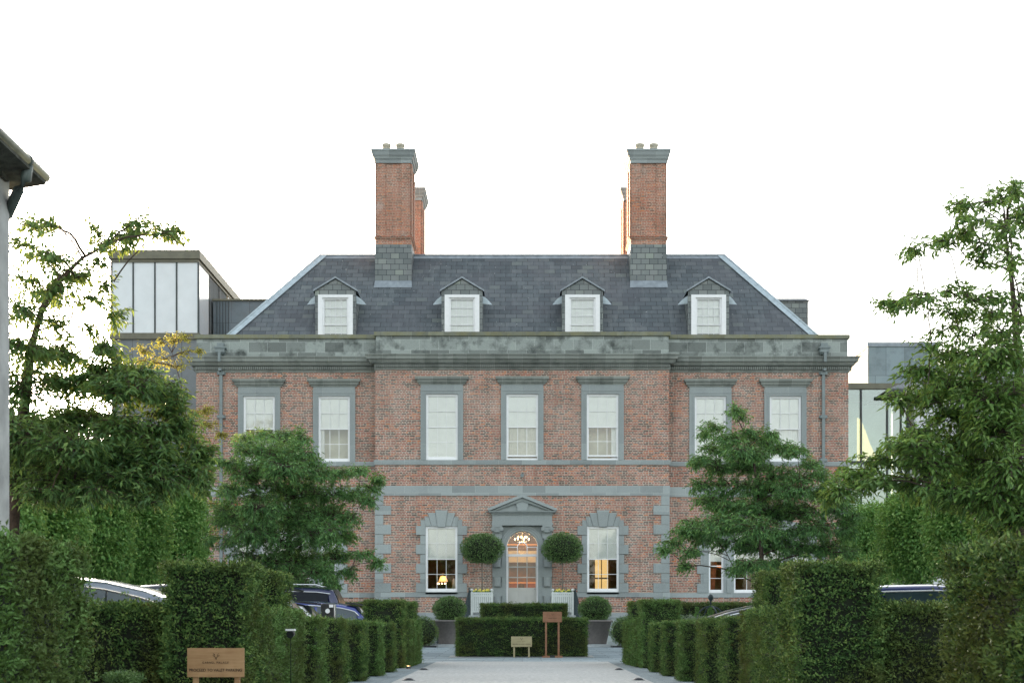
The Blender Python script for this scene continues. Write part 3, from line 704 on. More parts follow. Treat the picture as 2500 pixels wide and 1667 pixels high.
for i in range(44): pd.cbox((-1.28+i*2.56/43, YC-.33, zE0+.545), .032, .07, .05)
pd.build('pediment', M['smooth'], house)
# door leaf
d = MB(); y = YC+.2
d.box(-DW, -DW+.07, y, y+.1, DZ0, zc); d.box(DW-.07, DW, y, y+.1, DZ0, zc)
d.box(-DW+.07, DW-.07, y-.02, y+.1, Z(1357.5), Z(1351.5))
frame = d.build('door_frame', M['white'], house)
fl = MB()
n = 20
for rr0, rr1 in ((DW-.035, DW), (.2, .235)):
    o_ = [(rr1*cos(pi*i/n), zc+rr1*sin(pi*i/n)) for i in range(n+1)]; i_ = [(rr0*cos(pi*i/n), zc+rr0*sin(pi*i/n)) for i in range(n, -1, -1)]
    fl.xz(o_+i_, y+.02, y+.07)
for a in (pi*.32, pi*.68): fl.tube([(.22*cos(a), y+.045, zc+.22*sin(a)), (DW*cos(a), y+.045, zc+DW*sin(a))], .016, 4)
for t in (-1, 1):
    fl.box(t*.2, t*.235, y+.02, y+.07, Z(1351.5), zc); fl.box(t*.235, t*(DW-.03), y+.021, y+.069, zc-.016, zc+.016)
fl.build('fanlight_bars', M['white'], frame)
lf = MB(); dz1 = Z(1357.5); dzp = Z(1433.5); x0, x1 = -DW+.07, DW-.07
lf.box(x0, x0+.04, y+.03, y+.075, DZ0+.02, dz1); lf.box(x1-.04, x1, y+.03, y+.075, DZ0+.02, dz1)
for i in (1, 2):
    xx = x0+(x1-x0)*i/3; lf.box(xx-.02, xx+.02, y+.031, y+.074, dzp, dz1)
for j in (1, 2):
    zz = dzp+(dz1-dzp)*j/3; lf.box(x0+.04, x1-.04, y+.032, y+.073, zz-.025, zz+.025)
lf.box(x0+.04, x1-.04, y+.033, y+.07, DZ0+.02, dzp)
for a, b2 in ((x0+.1, -.22), (-.16, .16), (.22, x1-.1)):
    lf.box(a, b2, y+.018, y+.034, DZ0+.15, dzp-.12) ; 
door = lf.build('entrance_door', M['doorpaint'], house); bevel(door, .006)
MB().box(x0, x1, y+.05, y+.055, dzp, dz1).xz([((DW-.03)*cos(pi*i/n), zc+(DW-.03)*sin(pi*i/n)) for i in range(n+1)]+[(-DW+.03, Z(1352)), (DW-.03, Z(1352))], y+.043, y+.048).build('pane', M['glass'], door)
MB().lathe([(0, .03), (.03, .02), (.03, -.02), (0, -.03)], (.55, y-.0, 2.75), 12).build('door_knob', M['chrome'], door)
# hall
hl = MB(); x0, x1, y0, y1, za, zb = -1.7, 1.7, YC+.4, YC+6, 1.54, 6.4
hl.quad((x0, y1, za), (x1, y1, za), (x1, y1, zb), (x0, y1, zb)); hl.quad((x0, y0, za), (x0, y1, za), (x0, y1, zb), (x0, y0, zb)); hl.quad((x1, y0, za), (x1, y0, zb), (x1, y1, zb), (x1, y1, za))
hl.quad((x0, y0, za), (x1, y0, za), (x1, y1, za), (x0, y1, za)); hl.quad((x0, y0, zb), (x0, y1, zb), (x1, y1, zb), (x1, y0, zb))
hall = hl.build('hall', M['warmwood'], house)
q = MB(); q.box(-1.69, 1.69, y1-.4, y1-.05, 2.9, 2.97); q.box(-1.69, 1.69, y1-.3, y1-.05, 3.2, 3.24); q.box(-1.69, 1.69, y1-.3, y1-.05, 5.05, 5.1); q.build('light_strip', M['amberglow'], hall)
q = MB(); q.box(-.75, .75, y1-1.5, y1-1.4, 4.15, 4.7); q.build('hall_beam', M['cream'], hall)
q = MB(); q.box(-.28, .28, y1-1.2, y1-1.0, 1.9, 2.7); q.lathe([(.0, 0), (.12, .0), (.16, .3), (.06, .4)], (-.05, y1-1.6, 2.75), 12); q.build('hall_cabinet', M['darkroom'], hall)
q = MB()
for k in range(14):
    a = 2*pi*k/14; rr = .34 if k % 2 else .2; q.lathe([(0, .05), (.032, .0), (0, -.06)], (rr*cos(a), YC+2.4+rr*sin(a), 5.12+(.0 if k % 2 else .1)), 8)
q.build('chandelier_bulbs', M['bulb'], hall)
q = MB(); q.tube([(0, YC+2.4, 6.4), (0, YC+2.4, 5.1)], .012, 6)
for k in range(14):
    a = 2*pi*k/14; rr = .34 if k % 2 else .2; q.tube([(0, YC+2.4, 5.0), (rr*.6*cos(a), YC+2.4+rr*.6*sin(a), 4.98), (rr*cos(a), YC+2.4+rr*sin(a), 5.06)], .008, 4)
q.build('chandelier_arms', M['chrome'], hall)
pl = bpy.data.lights.new('chandelier_light', 'POINT'); pl.energy = 20; pl.color = (1, .58, .25); pl.shadow_soft_size = .3
po = bpy.data.objects.new('chandelier_light', pl); COL.objects.link(po); po.parent = hall; po.location = (0, YC+2.4-64, 4.7-.2)
pl = bpy.data.lights.new('lamp_light', 'POINT'); pl.energy = 5; pl.color = (1, .5, .2); pl.shadow_soft_size = .15
po = bpy.data.objects.new('lamp_light', pl); COL.objects.link(po); po.parent = hall; po.location = (X(1274.5-LWX), YC+1.8-64, 3.4-.2)
# tie plate
o = MB().lathe([(0, -.0), (.05, -.03), (.085, -.03), (.085, .02)], (0, 0, 0), 18)
o.v = [(v[0], YC+v[2]-.01, Z(1160)+v[1]) for v in o.v]; o.build('wall_medallion', M['pipe'], house)

# downpipes and hoppers
for s in (-1, 1):
    xp = s*734*YW/F; mb = MB()
    mb.box(xp-.065, xp+.065, YW-.17, YW-.04, 1.5, z0+.02)
    mb.box(xp-.06, xp+.06, YW-.5, YW-.2, z0+.05, z0+.12) if False else None
    mb.box(xp-.06, xp+.06, YW-.53, YW-.45, z0+.4, zp+.12)
    mb.box(xp-.06, xp+.06, YW-.45, YW-.1, z0+.02, z0+.12)
    mb.build('downpipe', M['pipe'], house)
    k = MB()
    for zz in (Z(906), Z(1013), Z(1119), 5.5, 3.6): k.box(xp-.15, xp+.15, YW-.19, YW-.02, zz-.07, zz+.07); k.box(xp-.19, xp+.19, YW-.1, YW-.01, zz-.05, zz+.05)
    k.build('pipe_bracket', M['pipe'], house)
    hp = MB(); hz = Z(862)
    hp.frus(xp-.12, xp+.12, YW-.3, YW-.03, hz, xp-.2, xp+.2, YW-.4, YW-.03, hz+.1); hp.box(xp-.2, xp+.2, YW-.4, YW-.03, hz+.1, hz+.26); hp.box(xp-.25, xp+.25, YW-.45, YW-.03, hz+.26, hz+.32); hp.box(xp-.15, xp+.15, YW-.3, YW-.02, hz+.32, hz+.52)
    hp.box(xp-.06, xp+.06, YW-.5, YW-.03, hz-.12, hz)
    hp.build('rain_hopper', M['pipe'], house)

# ---------------------------------------------------------------- roof
YR, ZR, XR = 68.35, 18.87, 9.69      # front ridge
YE, ZE = 64.5, 14.07; XE = XR+(YR-YE)  # eaves
YR2, YE2 = 74.2, 77.9
mb = MB()
mb.quad((-XE, YE, ZE), (XE, YE, ZE), (XR, YR, ZR), (-XR, YR, ZR))
mb.quad((-XE, YE2, ZE), (-XE, YE, ZE), (-XR, YR, ZR), (-XR, YR2, ZR)); mb.quad((XE, YE, ZE), (XE, YE2, ZE), (XR, YR2, ZR), (XR, YR, ZR))
mb.quad((XE, YE2, ZE), (-XE, YE2, ZE), (-XR, YR2, ZR), (XR, YR2, ZR)); mb.quad((-XR, YR, ZR), (XR, YR, ZR), (XR, YR2, ZR), (-XR, YR2, ZR))
roof = mb.build('roof', M['slate'], house)
mb = MB(); mb.quad((-XE, YE, ZE-.02), (-XE, YE, 13.35), (XE, YE, 13.35), (XE, YE, ZE-.02)); mb.build('eaves_board', M['lead'], roof)
for s in (-1, 1):
    mb = MB()
    a = Vector((s*XE, YE, ZE)); b = Vector((s*XR, YR, ZR)); u1 = Vector((-s*.34, 0, 0)); u2 = Vector((0, .34, 0)); up = Vector((0, -.03, .05))
    mb.add([a+up, a+u1+up, b+u1+up, b+up], [(0, 1, 2, 3) if s < 0 else (3, 2, 1, 0)])
    up2 = Vector((s*.03, 0, .05)); mb.add([a+up2, a+u2+up2, b+u2+up2, b+up2], [(3, 2, 1, 0) if s < 0 else (0, 1, 2, 3)])
    mb.tube([a+Vector((0, 0, .04)), b+Vector((0, 0, .04))], .07, 8)
    mb.build('hip_flashing', M['leadlight'], roof)
mb = MB(); k = (ZR-ZE)/(YR-YE)
mb.add([(-XR, YR-.16, ZR-.16*k+.03), (XR, YR-.16, ZR-.16*k+.03), (XR, YR+.02, ZR+.05), (-XR, YR+.02, ZR+.05)], [(0, 1, 2, 3)])
mb.tube([(-XR, YR, ZR+.03), (XR, YR, ZR+.03)], .06, 8); mb.build('ridge_flashing', M['lead'], roof)
# chimneys
def chimney(xc, yf, base_z, top_z, L, wd):
    h = wd/2
    bz = top_z-3.45-.95
    sh = MB(); z1 = top_z-.62
    cw = wd*.37
    sh.box(xc-h, xc+h, yf+.05, yf+L-.05, bz+.3, z1)
    for s in (-1, 1):
        sh.box(xc+s*(h-.0), xc+s*(h-.42), yf, yf+.3, bz+.3, z1); sh.box(xc+s*(h-.15), xc+s*(h+.07), yf+.12, yf+.62, bz+.3, z1); sh.box(xc+s*(h-.15), xc+s*(h+.07), yf+L-.62, yf+L-.12, bz+.3, z1)
    sh.box(xc-.02, xc+.14, yf+.0, yf+.05, bz+.3, z1) if False else None
    e = wd*.5+.14
    sh.frus(xc-h, xc+h, yf, yf+L, bz+.12, xc-e, xc+e, yf-.13, yf+L+.13, bz+.3); sh.box(xc-h-.04, xc+h+.04, yf-.04, yf+L+.04, bz-.06, bz+.12)
    s1 = sh.build('chimney', M['brick2'], house)
    cp = MB()
    prof = [(-.2, z1), (.05, z1), (.06, z1+.15), (.12, z1+.2), (.13, z1+.3), (.2, z1+.36), (.23, z1+.52), (.24, z1+.6), (-.2, z1+.62)]
    pth = [(xc-h, yf+L), (xc-h, yf+.55), (xc-h-.07, yf+.55), (xc-h-.07, yf+.12), (xc-h, yf+.12), (xc-h, yf), (xc-h+.42, yf), (xc-h+.42, yf+.06), (xc+h-.42, yf+.06), (xc+h-.42, yf), (xc+h, yf), (xc+h, yf+.12), (xc+h+.07, yf+.12), (xc+h+.07, yf+.55), (xc+h, yf+.55), (xc+h, yf+L)]
    pth = [(xc-h, yf+L), (xc-h, yf), (xc+h, yf), (xc+h, yf+L), (xc-h, yf+L)]
    for i, (o0, o1, za, zb) in enumerate(((.05, .06, 0, .17), (.09, .15, .173, .33), (.17, .22, .333, .52), (.24, .24, .523, .62))):
        cp.frus(xc-h-o0, xc+h+o0, yf-o0, yf+L+o0, z1+za, xc-h-o1, xc+h+o1, yf-o1, yf+L+o1, z1+zb)
    cp.build('chimney_cap', M['stone'], s1)
    for s in (-1, 1):
        for q in (.45, L-.45):
            MB().lathe([(.2, 0), (.2, .12), (.18, .15), (.18, .28), (.215, .32), (.22, .42), (.17, .44), (.15, .3)], (xc+s*.33-.04, yf+q, z1+.62), 16).build('chimney_pot', M['claypot'], s1)
    zf = ZE+(yf-YE)*k
    if yf < YR:
        b = MB(); b.box(xc-h-.06, xc+h+.06, yf-.06, yf+L+.06, zf-.3, bz-.06)
        b.build('chimney_base', M['slateclad'], s1)
        MB().xz([(xc-h-.12, 0), (xc+h+.12, 0), (xc+h+.2, .2), (xc-h-.2, .2)], 0, .02)
        ap_ = MB(); ya = yf-.28; ap_.add([(xc-h-.1, ya, ZE+(ya-YE)*k+.03), (xc+h+.1, ya, ZE+(ya-YE)*k+.03), (xc+h+.06, yf-.06, zf+.05), (xc-h-.06, yf-.06, zf+.05)], [(0, 1, 2, 3)])
        ap_.build('lead_apron', M['lead'], s1)
    else:
        MB().box(xc-h-.06, xc+h+.06, yf-.06, yf+L+.06, ZR-.2, bz-.06).build('chimney_base', M['slateclad'], s1)
CH_TOP = EYE+(CY-367)*67.1/F
cL, cR = (960.5-CX)*67.1/F, (1583-CX)*67.1/F
chimney(cL, 67.1, 0, CH_TOP, 2.1, 1.6); chimney(cR, 67.1, 0, CH_TOP, 2.1, 1.6)
chimney((990-CX)*72.9/F, 72.9, 0, CH_TOP, 2.1, 1.6); chimney((1563-CX)*72.9/F, 72.9, 0, CH_TOP, 2.1, 1.6)
# dormers
for dx in (-456, -147, 147, 455):
    yd = 64.56; xc = dx*yd/F; h = .93; zb = 13.4; ze = EYE+(CY-711)*yd/F; za = EYE+(CY-681)*yd/F
    yb = YE+(za-ZE)/k+.1
    mb = MB()
    x0, x1 = xc-.79, xc+.79; zw0, zw1 = 13.55, EYE+(CY-719.5)*yd/F
    for s in (-1, 1): mb.box(xc+s*.79, xc+s*h, yd, yb, zb, ze)
    mb.xz([(xc-h, zw1), (xc+h, zw1), (xc+h, ze), (xc, za-.02), (xc-h, ze)], yd+.001, yb)
    dm = mb.build('dormer', M['slateclad'], house)
    rf = MB()
    for s in (-1, 1):
        rf.add([(xc+s*(h+.08), yd-.09, ze-.03), (xc, yd-.09, za+.02), (xc, yb, za+.02), (xc+s*(h+.08), yb, ze-.03),
                (xc+s*(h+.08), yd-.09, ze+.05), (xc, yd-.09, za+.1), (xc, yb, za+.1), (xc+s*(h+.08), yb, ze+.05)],
               [(0, 1, 2, 3), (4, 5, 6, 7), (0, 1, 5, 4), (0, 4, 7, 3)])
    rf.build('dormer_roof', M['lead'], dm)
    ea = MB()
    for s in (-1, 1):
        for i in range(6):
            u0, u1 = i/6, (i+1)/6
            f = lambda u: (xc+s*(h+.0+u*.42), yd+.35-.1*u, ze-.28-.22*u+.1*(1-u)**2)
            g = lambda u: (xc+s*(h+.0+u*.42), yd+.45+.1*u, ze-.5-.02*u)
            a, b_, c_, d_ = f(u0), f(u1), g(u1), g(u0)
            zz = lambda p: ZE+(p[1]-YE)*k
            ea.quad((a[0], yd+.12+.35*u0, ze-.18-.2*u0*u0-.12*u0), (b_[0], yd+.12+.35*u1, ze-.18-.2*u1*u1-.12*u1), (b_[0], yd+.2+.2*u1, ze-.52), (a[0], yd+.2+.2*u0, ze-.52))
    ea.build('lead_flare', M['leadlight'], dm)
    wn = MB(); 
    wn.box(x0, x0+.2, yd-.03, yd+.12, zw0, zw1); wn.box(x1-.2, x1, yd-.03, yd+.12, zw0, zw1); wn.box(x0+.2, x1-.2, yd-.03, yd+.12, zw1-.13, zw1)
    sash_frame(wn, x0+.2, x1-.2, zw0, zw1-.13, yd-.02, 4, 3, .045)
    wo = wn.build('dormer_window', M['white'], dm)
    MB().box(x0+.24, x1-.24, yd+.13, yd+.134, zw0, zw1-.1).build('pane', M['glass'], dm)
    MB().box(x0+.2, x1-.2, yd+.18, yd+.19, zw0, zw1-.05).build('roller_blind', M['blind'], dm)
# slate-hung stair head behind the right hip
mb = MB(); a, b2 = (1860-CX)*75/F, (1973-CX)*75/F; zt2 = EYE+(CY-735)*75/F
mb.box(a, b2, 75, 79, 13, zt2); tr = mb.build('stair_head', M['slateclad'], house)
MB().frus(a-.08, b2+.06, 74.9, 79.1, zt2, a-.05, b2-.05, 75.6, 78.4, zt2+.28).build('stair_head_roof', M['slate'], tr)
for px0, px1 in ((765, 850), (1234, 1314), (1530, 1610), (1800, 1900)):
    pass

# steps, landing, railings
st = MB(); st.box(-2.3, 2.3, 61.0, 63.38, .33, 1.54)
for i in range(6): st.box(-2.3-.03*i, 2.3+.03*i, 61.0-.28*(i+1), 61.0-.28*i+.0, .325, 1.54-.2*(i+1)+.0) if 1.54-.2*(i+1) > .34 else None
lt = st.build('entrance_steps', M['concrete'], house)
for s in (-1, 1):
    r = MB(); 
    pts = [(s*2.28, 63.3, 2.62), (s*2.28, 61.05, 2.62), (s*2.4, 60.2, 2.0), (s*2.62, 59.4, 1.35), (s*2.75, 59.15, 1.2)]
    r.tube(pts, .022, 6)
    for i in range(len(pts)-1):
        a, b = Vector(pts[i]), Vector(pts[i+1]); n = max(1, int((b-a).length/.12))
        for j in range(n):
            p = a.lerp(b, j/n); zz = 1.54 if p.y > 61 else max(.34, 1.54-.2*((61-p.y)/.28+0)); r.box(p.x-.009, p.x+.009, p.y-.009, p.y+.009, zz, p.z)
    r.box(s*2.28-.03, s*2.28+.03, 61.0, 61.06, 1.54, 2.7)
    r.build('iron_railing', M['iron'], house)

# ================================================================= OTHER BUILDINGS
# modern wing behind, left: glazed lantern on a grey wall
t = thing('modern_wing', 'grey modern wing with a tall pale glass box on top, left behind the manor', 'building', (-20, 75, .2))
xl, xr = (272-CX)*75/F, (484-CX)*75/F; zt = EYE+(CY-612)*75/F; zg1 = EYE+(CY-638)*75/F; zg0 = EYE+(CY-812)*75/F
MB().box(xl, xr+3.4, 75.02, 86, .2, zg0-.35).build('wall', M['zincwall'], t)
MB().box(xl-.1, xr+.08, 74.9, 86.1, zg0-.35, zg0-.03).build('glass_sill', M['bronze'], t)
rf = MB().box(xl-.12, xr+.12, 74.85, 86.2, zg1+.1, zt).box(xl-.02, xr+.02, 74.95, 86.1, zg1-.05, zg1+.1).build('flat_roof', M['bronze'], t)
n = 4; wd = (xr-xl)/n
for i in range(n):
    p = MB().box(xl+i*wd+.04, xl+(i+1)*wd-.04, 75.04, 75.1, zg0, zg1-.05).build('glass_panel', M['skyglass'], t)
fm = MB()
for i in range(n+1): fm.box(xl+i*wd-.04, xl+i*wd+.04, 75.0, 75.12, zg0-.03, zg1-.05)
for j in range(3): fm.box(xr-.06, xr, 75.12+j*2.6, 75.2+j*2.6, zg0-.03, zg1-.05)
fm.build('mullion_frame', M['dkframe'], t)
MB().box(xr-.05, xr-.02, 75.2, 77.6, zg0-.03, zg1-.05).build('side_glass', M['skyglass'], t)
lv = MB(); lv.box(xr-.3, xr-.12, 77.8, 82.5, zg0-.03, zg1-.05)
for i in range(26): lv.box(xr-.12, xr-.04, 77.8+i*.18, 77.88+i*.18, zg0-.03, zg1-.05)
lv.build('louvred_side', M['zincwall'], t)
MB().box(xr-.05, xr-.02, 82.7, 86, zg0-.03, zg1-.05).build('side_glass', M['skyglass'], t)
MB().box(xl+.05, xl+.2, 75.1, 86, zg0-.03, zg1-.05).build('side_glass', M['skyglass'], t)
lk = MB().box(xr+.1, -9.5, 78.2, 84, .2, EYE+(CY-735)*78.2/F).build('zinc_stair_block', M['zinc'], t)
MB().box(xr+.05, -9.4, 78.1, 84.1, EYE+(CY-735)*78.2/F, EYE+(CY-735)*78.2/F+.1).build('block_coping', M['bronze'], t)
fp = MB()
for i in range(5): fp.box(xr+.3+i*.16, xr+.32+i*.16, 78.12, 78.2, zg0-.4, EYE+(CY-737)*78.2/F)
fp.build('standing_seam', M['dkframe'], lk)
# added unseen range further left, keeps the low sun off the garden
t = thing('sun_block_range', 'long slate roofed range added behind the left tree to block the low sun', 'building', (-36, 77, .2))
b = MB().box(-50, -22.6, 75, 82, .2, 8.0).build('wall', M['render_grey'], t)
MB().xz([(-50.3, 8), (-22.3, 8), (-22.3, 8.2), (-50.3, 8.2)], 74.7, 82.3).build('eaves', M['lead'], t)
r = MB(); r.quad((-50.3, 74.7, 8.2), (-22.3, 74.7, 8.2), (-22.3, 78.5, 10.6), (-50.3, 78.5, 10.6)); r.quad((-22.3, 82.3, 8.2), (-50.3, 82.3, 8.2), (-50.3, 78.5, 10.6), (-22.3, 78.5, 10.6))
r.quad((-22.6, 75, 8.2), (-22.6, 82, 8.2), (-22.6, 78.5, 10.55)); r.build('roof', M['slate'], t)
for i in range(5):
    wn = MB().box(-47+i*5, -45.7+i*5, 74.94, 75.1, 3.6, 5.9).build('window', M['carglass'], t)
    MB().box(-47.1+i*5, -47+i*5, 74.9, 75.05, 3.5, 6).box(-45.7+i*5, -45.6+i*5, 74.9, 75.05, 3.5, 6).box(-47+i*5, -45.7+i*5, 74.9, 75.05, 3.5, 3.6).box(-47+i*5, -45.7+i*5, 74.9, 75.05, 5.9, 6).build('frame', M['white'], wn)
# modern wing, right
t = thing('glass_link', 'glazed link with bronze fascia joining the right end of the manor', 'building', (17, 70, .2))
d = 70.0; xa, xb = XW+.02, (2222-CX)*d/F; z1 = EYE+(CY-950)*d/F; z2 = EYE+(CY-936)*d/F; zm = EYE+(CY-1128)*d/F
MB().box(xa, xb+.1, d-.1, d+5, z1, z2).build('fascia', M['bronze'], t)
M['linkglass'] = m_glass('link_glass', (0.8, 0.92, 0.9), 3.5)
MB().box(xa, xb, d+.02, d+.05, .4, z1).build('glass_wall', M['linkglass'], t)
fr = MB()
for px in (2102, 2166, 2215): x = (px-CX)*d/F; fr.box(x-.04, x+.04, d-.06, d+.02, .2, z1)
fr.box(xa, xb, d-.04, d+.02, zm-.1, zm+.06); fr.box(xa, xb, d-.05, d+.03, .2, .4); fr.build('glass_frame', M['dkframe'], t)
MB().box(xa, xb, d+3.6, d+3.75, .2, z1).build('back_wall', plain('aqua_sky_backing', (0.7, 0.82, 0.79), 0.6, 0, .12, .5), t)  # bright aqua colour stands in for sky reflected in the link glass
c = MB(); nn = 14; x0c, x1c = (2106-CX)*d/F, (2160-CX)*d/F
c.add([(x0c+(x1c-x0c)*i/nn*(1 if k else .45), d+1.2+.05*sin(i*2), (zm+.1 if k else EYE+(CY-1010)*d/F-(i/nn)**2*.9)) for i in range(nn+1) for k in (0, 1)], [(2*i, 2*i+1, 2*i+3, 2*i+2) for i in range(nn)], True)
c.build('glowing_curtain', M['farglow'], t)  # curtain looks lit through its own emission
c = MB()
for i in range(9): c.lathe([(0, .03), (.02, 0), (0, -.03)], (xa+.25+i*.13, d+1.5, zm+1.3+.03*(i % 2)), 6)
c.build('chandelier_bulbs', M['bulb'], t)
t = thing('zinc_block', 'blue grey zinc clad block rising above the glass link on the right', 'building', (20, 77, .2))
d = 76.5; xa, xb = (2119-CX)*d/F, (2290-CX)*d/F; z2 = EYE+(CY-836)*d/F
MB().box(xa, xb, d, d+6, .2, z2-.22).build('wall', M['zincpale'], t); MB().box(xa-.05, xb+.05, d-.06, d+6, z2-.22, z2).build('parapet_cap', M['lead'], t)
m = MB(); m.tube([(xa-1.3, d+2, z2-1.1), (xa-.1, d+2, z2-.3)], .03, 5)
for i in range(4): m.tube([(xa-.75+i*.2, d+2, z2-4.4), (xa-.75+i*.2, d+2, z2-2.9+i*.2)], .02, 5)
m.tube([(xa-.75, d+2, z2-2.9), (xa-.1, d+2, z2-2.3)], .02, 5)
m.build('roof_rail', M['bronze'], t)
t = thing('white_house', 'white rendered house with a slate hipped roof behind the right hand tree', 'house', (24, 72, .2))
d = 68.5; xa, xb = (2165-CX)*d/F, (2700-CX)*d/F; ze = EYE+(CY-948)*d/F
w_ = MB(); w_.box(xa+1.6, xb, d+1, d+9, .2, ze); w_.build('wall', M['whitewall'], t)
MB().frus(xa+.1, xb+.4, d+.4, d+9.6, ze, xa+4, xb-3, d+4.5, d+5.5, ze+2.0).build('roof', M['slateclad'], t)
MB().box(xa+.05, xb+.4, d+.3, d+.42, ze-.14, ze+.03).build('gutter', M['dkframe'], t)
for px in (2262, 2395):
    x = (px-CX)*d/F; wn = MB().box(x-.5, x+.5, d+.93, d+1.05, 8, 10).build('window', M['carglass'], t); MB().box(x-.03, x+.03, d+.9, d+.93, 8, 10).box(x-.6, x+.6, d+.85, d+1.02, 7.88, 8).build('sash_bar', M['white'], wn)
x = (2228-CX)*d/F; MB().tube([(x, d+.9, .2), (x, d+.9, ze-.1)], .06, 8).build('downpipe', M['dkframe'], t)
# lodge at the left edge: only its far corner, eaves and gutter are in view
t = thing('gate_lodge', 'grey rendered lodge wall at the left edge with mossy eaves and gutter', 'building', (-7, 6, 0))
d = 12.0; xw = (17-CX)*d/F; zg = EYE+(CY-425)*d/F
MB().box(-9.5, xw+.02, -4, d, 0, zg+.15).build('wall', M['render_grey'], t)
xg = (90-CX)*d/F
mossy = plain('mossy_soffit', (0.06, 0.065, 0.05), 0.9, 0, .5, 9, .6)
MB().add([(xw-.1, -4, zg-.08), (xg+.005, -4, zg-.02), (xg+.005, d+.22, zg-.02), (xw-.1, d+.22, zg-.08), (xw-.1, -4, zg+.3), (xg+.0, -4, zg+.085), (xg+.0, d+.22, zg+.085), (xw-.1, d+.22, zg+.3)],
         [(0, 3, 2, 1), (4, 5, 6, 7), (0, 1, 5, 4), (1, 2, 6, 5), (2, 3, 7, 6), (3, 0, 4, 7)]).build('eaves', mossy, t)
r = MB(); r.quad((xg-.04, -4, zg+.11), (xg-.04, d+.25, zg+.11), (-6.6, d+.25, zg+1.5), (-6.6, -4, zg+1.5)); r.quad((xg-.04, d+.25, zg+.15), (-9.3, d+.25, zg+.15), (-6.6, d+.25, zg+1.48)); r.quad((-9.3, -4, zg+.17), (-9.3, d+.25, zg+.17), (-6.6, d+.25, zg+1.5), (-6.6, -4, zg+1.5)); r.build('roof', M['slate'], t)
g = MB(); g.tube([(xg-.01, -4, zg+.05), (xg-.01, d+.25, zg+.05)], .042, 12)
for yy in (3, 6, 9, 11, 11.8): g.tube([(xg-.01, yy-.02, zg+.05), (xg-.01, yy+.02, zg+.05)], .049, 12)
g.build('gutter', M['pipegreen'], t)
g = MB(); g.tube([(xg-.02, d-.15, zg+.05), (xg-.04, d-.15, zg-.1), (xg-.1, d-.15, zg-.18), (xw-.02, d+.06, zg-.33), (xw-.1, d+.08, zg-.45), (xw-.1, d+.08, 0)], .045, 10)
g.build('downpipe', M['pipegreen'], t)
g = MB(); g.box(xw, xg-.2, d-.25, d-.1, zg-.1, zg+.05); g.build('soffit_box', mossy, t)

# ================================================================= VEGETATION
def norm(v): return v/np.maximum(np.linalg.norm(v, axis=1, keepdims=True), 1e-9)
def leaf_arrays(Pn, D, L, W, up=None, fold=0.25):
    """one folded leaf (2 triangles) per point"""
    n = len(Pn); D = norm(D)
    R_ = rng.normal(size=(n, 3)) if up is None else up+rng.normal(scale=.35, size=(n, 3))
    S = norm(np.cross(D, R_)); N = np.cross(S, D)
    L = np.broadcast_to(L, (n,))[:, None]; W = np.broadcast_to(W, (n,))[:, None]
    mid = Pn+D*L*.45
    V = np.stack([Pn, mid+S*W*.5+N*W*fold, Pn+D*L-N*L*.08, mid-S*W*.5+N*W*fold], axis=1).reshape(-1, 3)
    i = np.arange(n)[:, None]*4
    Fc = np.concatenate([i, i+1, i+2, i, i+2, i+3], axis=1).ravel()
    return V, Fc
def leaf_mesh(name, parts, mat, parent, off=(0, 0, 0), tones=None):
    Vs, Fs, b = [], [], 0
    for V, Fc in parts: Vs.append(V-np.array(off)); Fs.append(Fc+b); b += len(V)
    V = np.concatenate(Vs); Fc = np.concatenate(Fs)
    me = np_mesh(name, V, Fc, np.full(len(Fc)//3, 3))
    if tones is None: tones = [np.clip(.5+.35*rng.normal(size=max(1, len(v)//16+1)), 0, 1).repeat(16)[:len(v)] for v, _ in parts]
    a = me.attributes.new('tone', 'FLOAT', 'POINT'); a.data.foreach_set('value', np.concatenate(tones).astype(np.float32))
    return link(name, me, mat, parent)
def bumpy(P_, f=3.0, seed=0):
    r = np.random.default_rng(seed); o = np.zeros(len(P_))
    for k in range(6):
        w_ = r.normal(size=3)*f*(1+.5*k); o += np.sin(P_@w_+r.uniform(0, 6.28))/(1+.5*k)
    return o/3
def roundbox(Pn, lo, hi, r):
    q = np.clip(Pn, lo+r, hi-r); d = Pn-q; n = norm(d); return q, n
def box_samples(lo, hi, dens, bottom=False):
    sx, sy, sz = hi-lo; out = []
    for ax, fix, area in ((0, 0, sy*sz), (0, 1, sy*sz), (1, 0, sx*sz), (1, 1, sx*sz), (2, 1, sx*sy)):
        k = int(area*dens); p = rng.uniform(size=(k, 3))*(hi-lo)+lo; p[:, ax] = (lo, hi)[fix][ax]; out.append(p)
    return np.concatenate(out)
CLD = .36
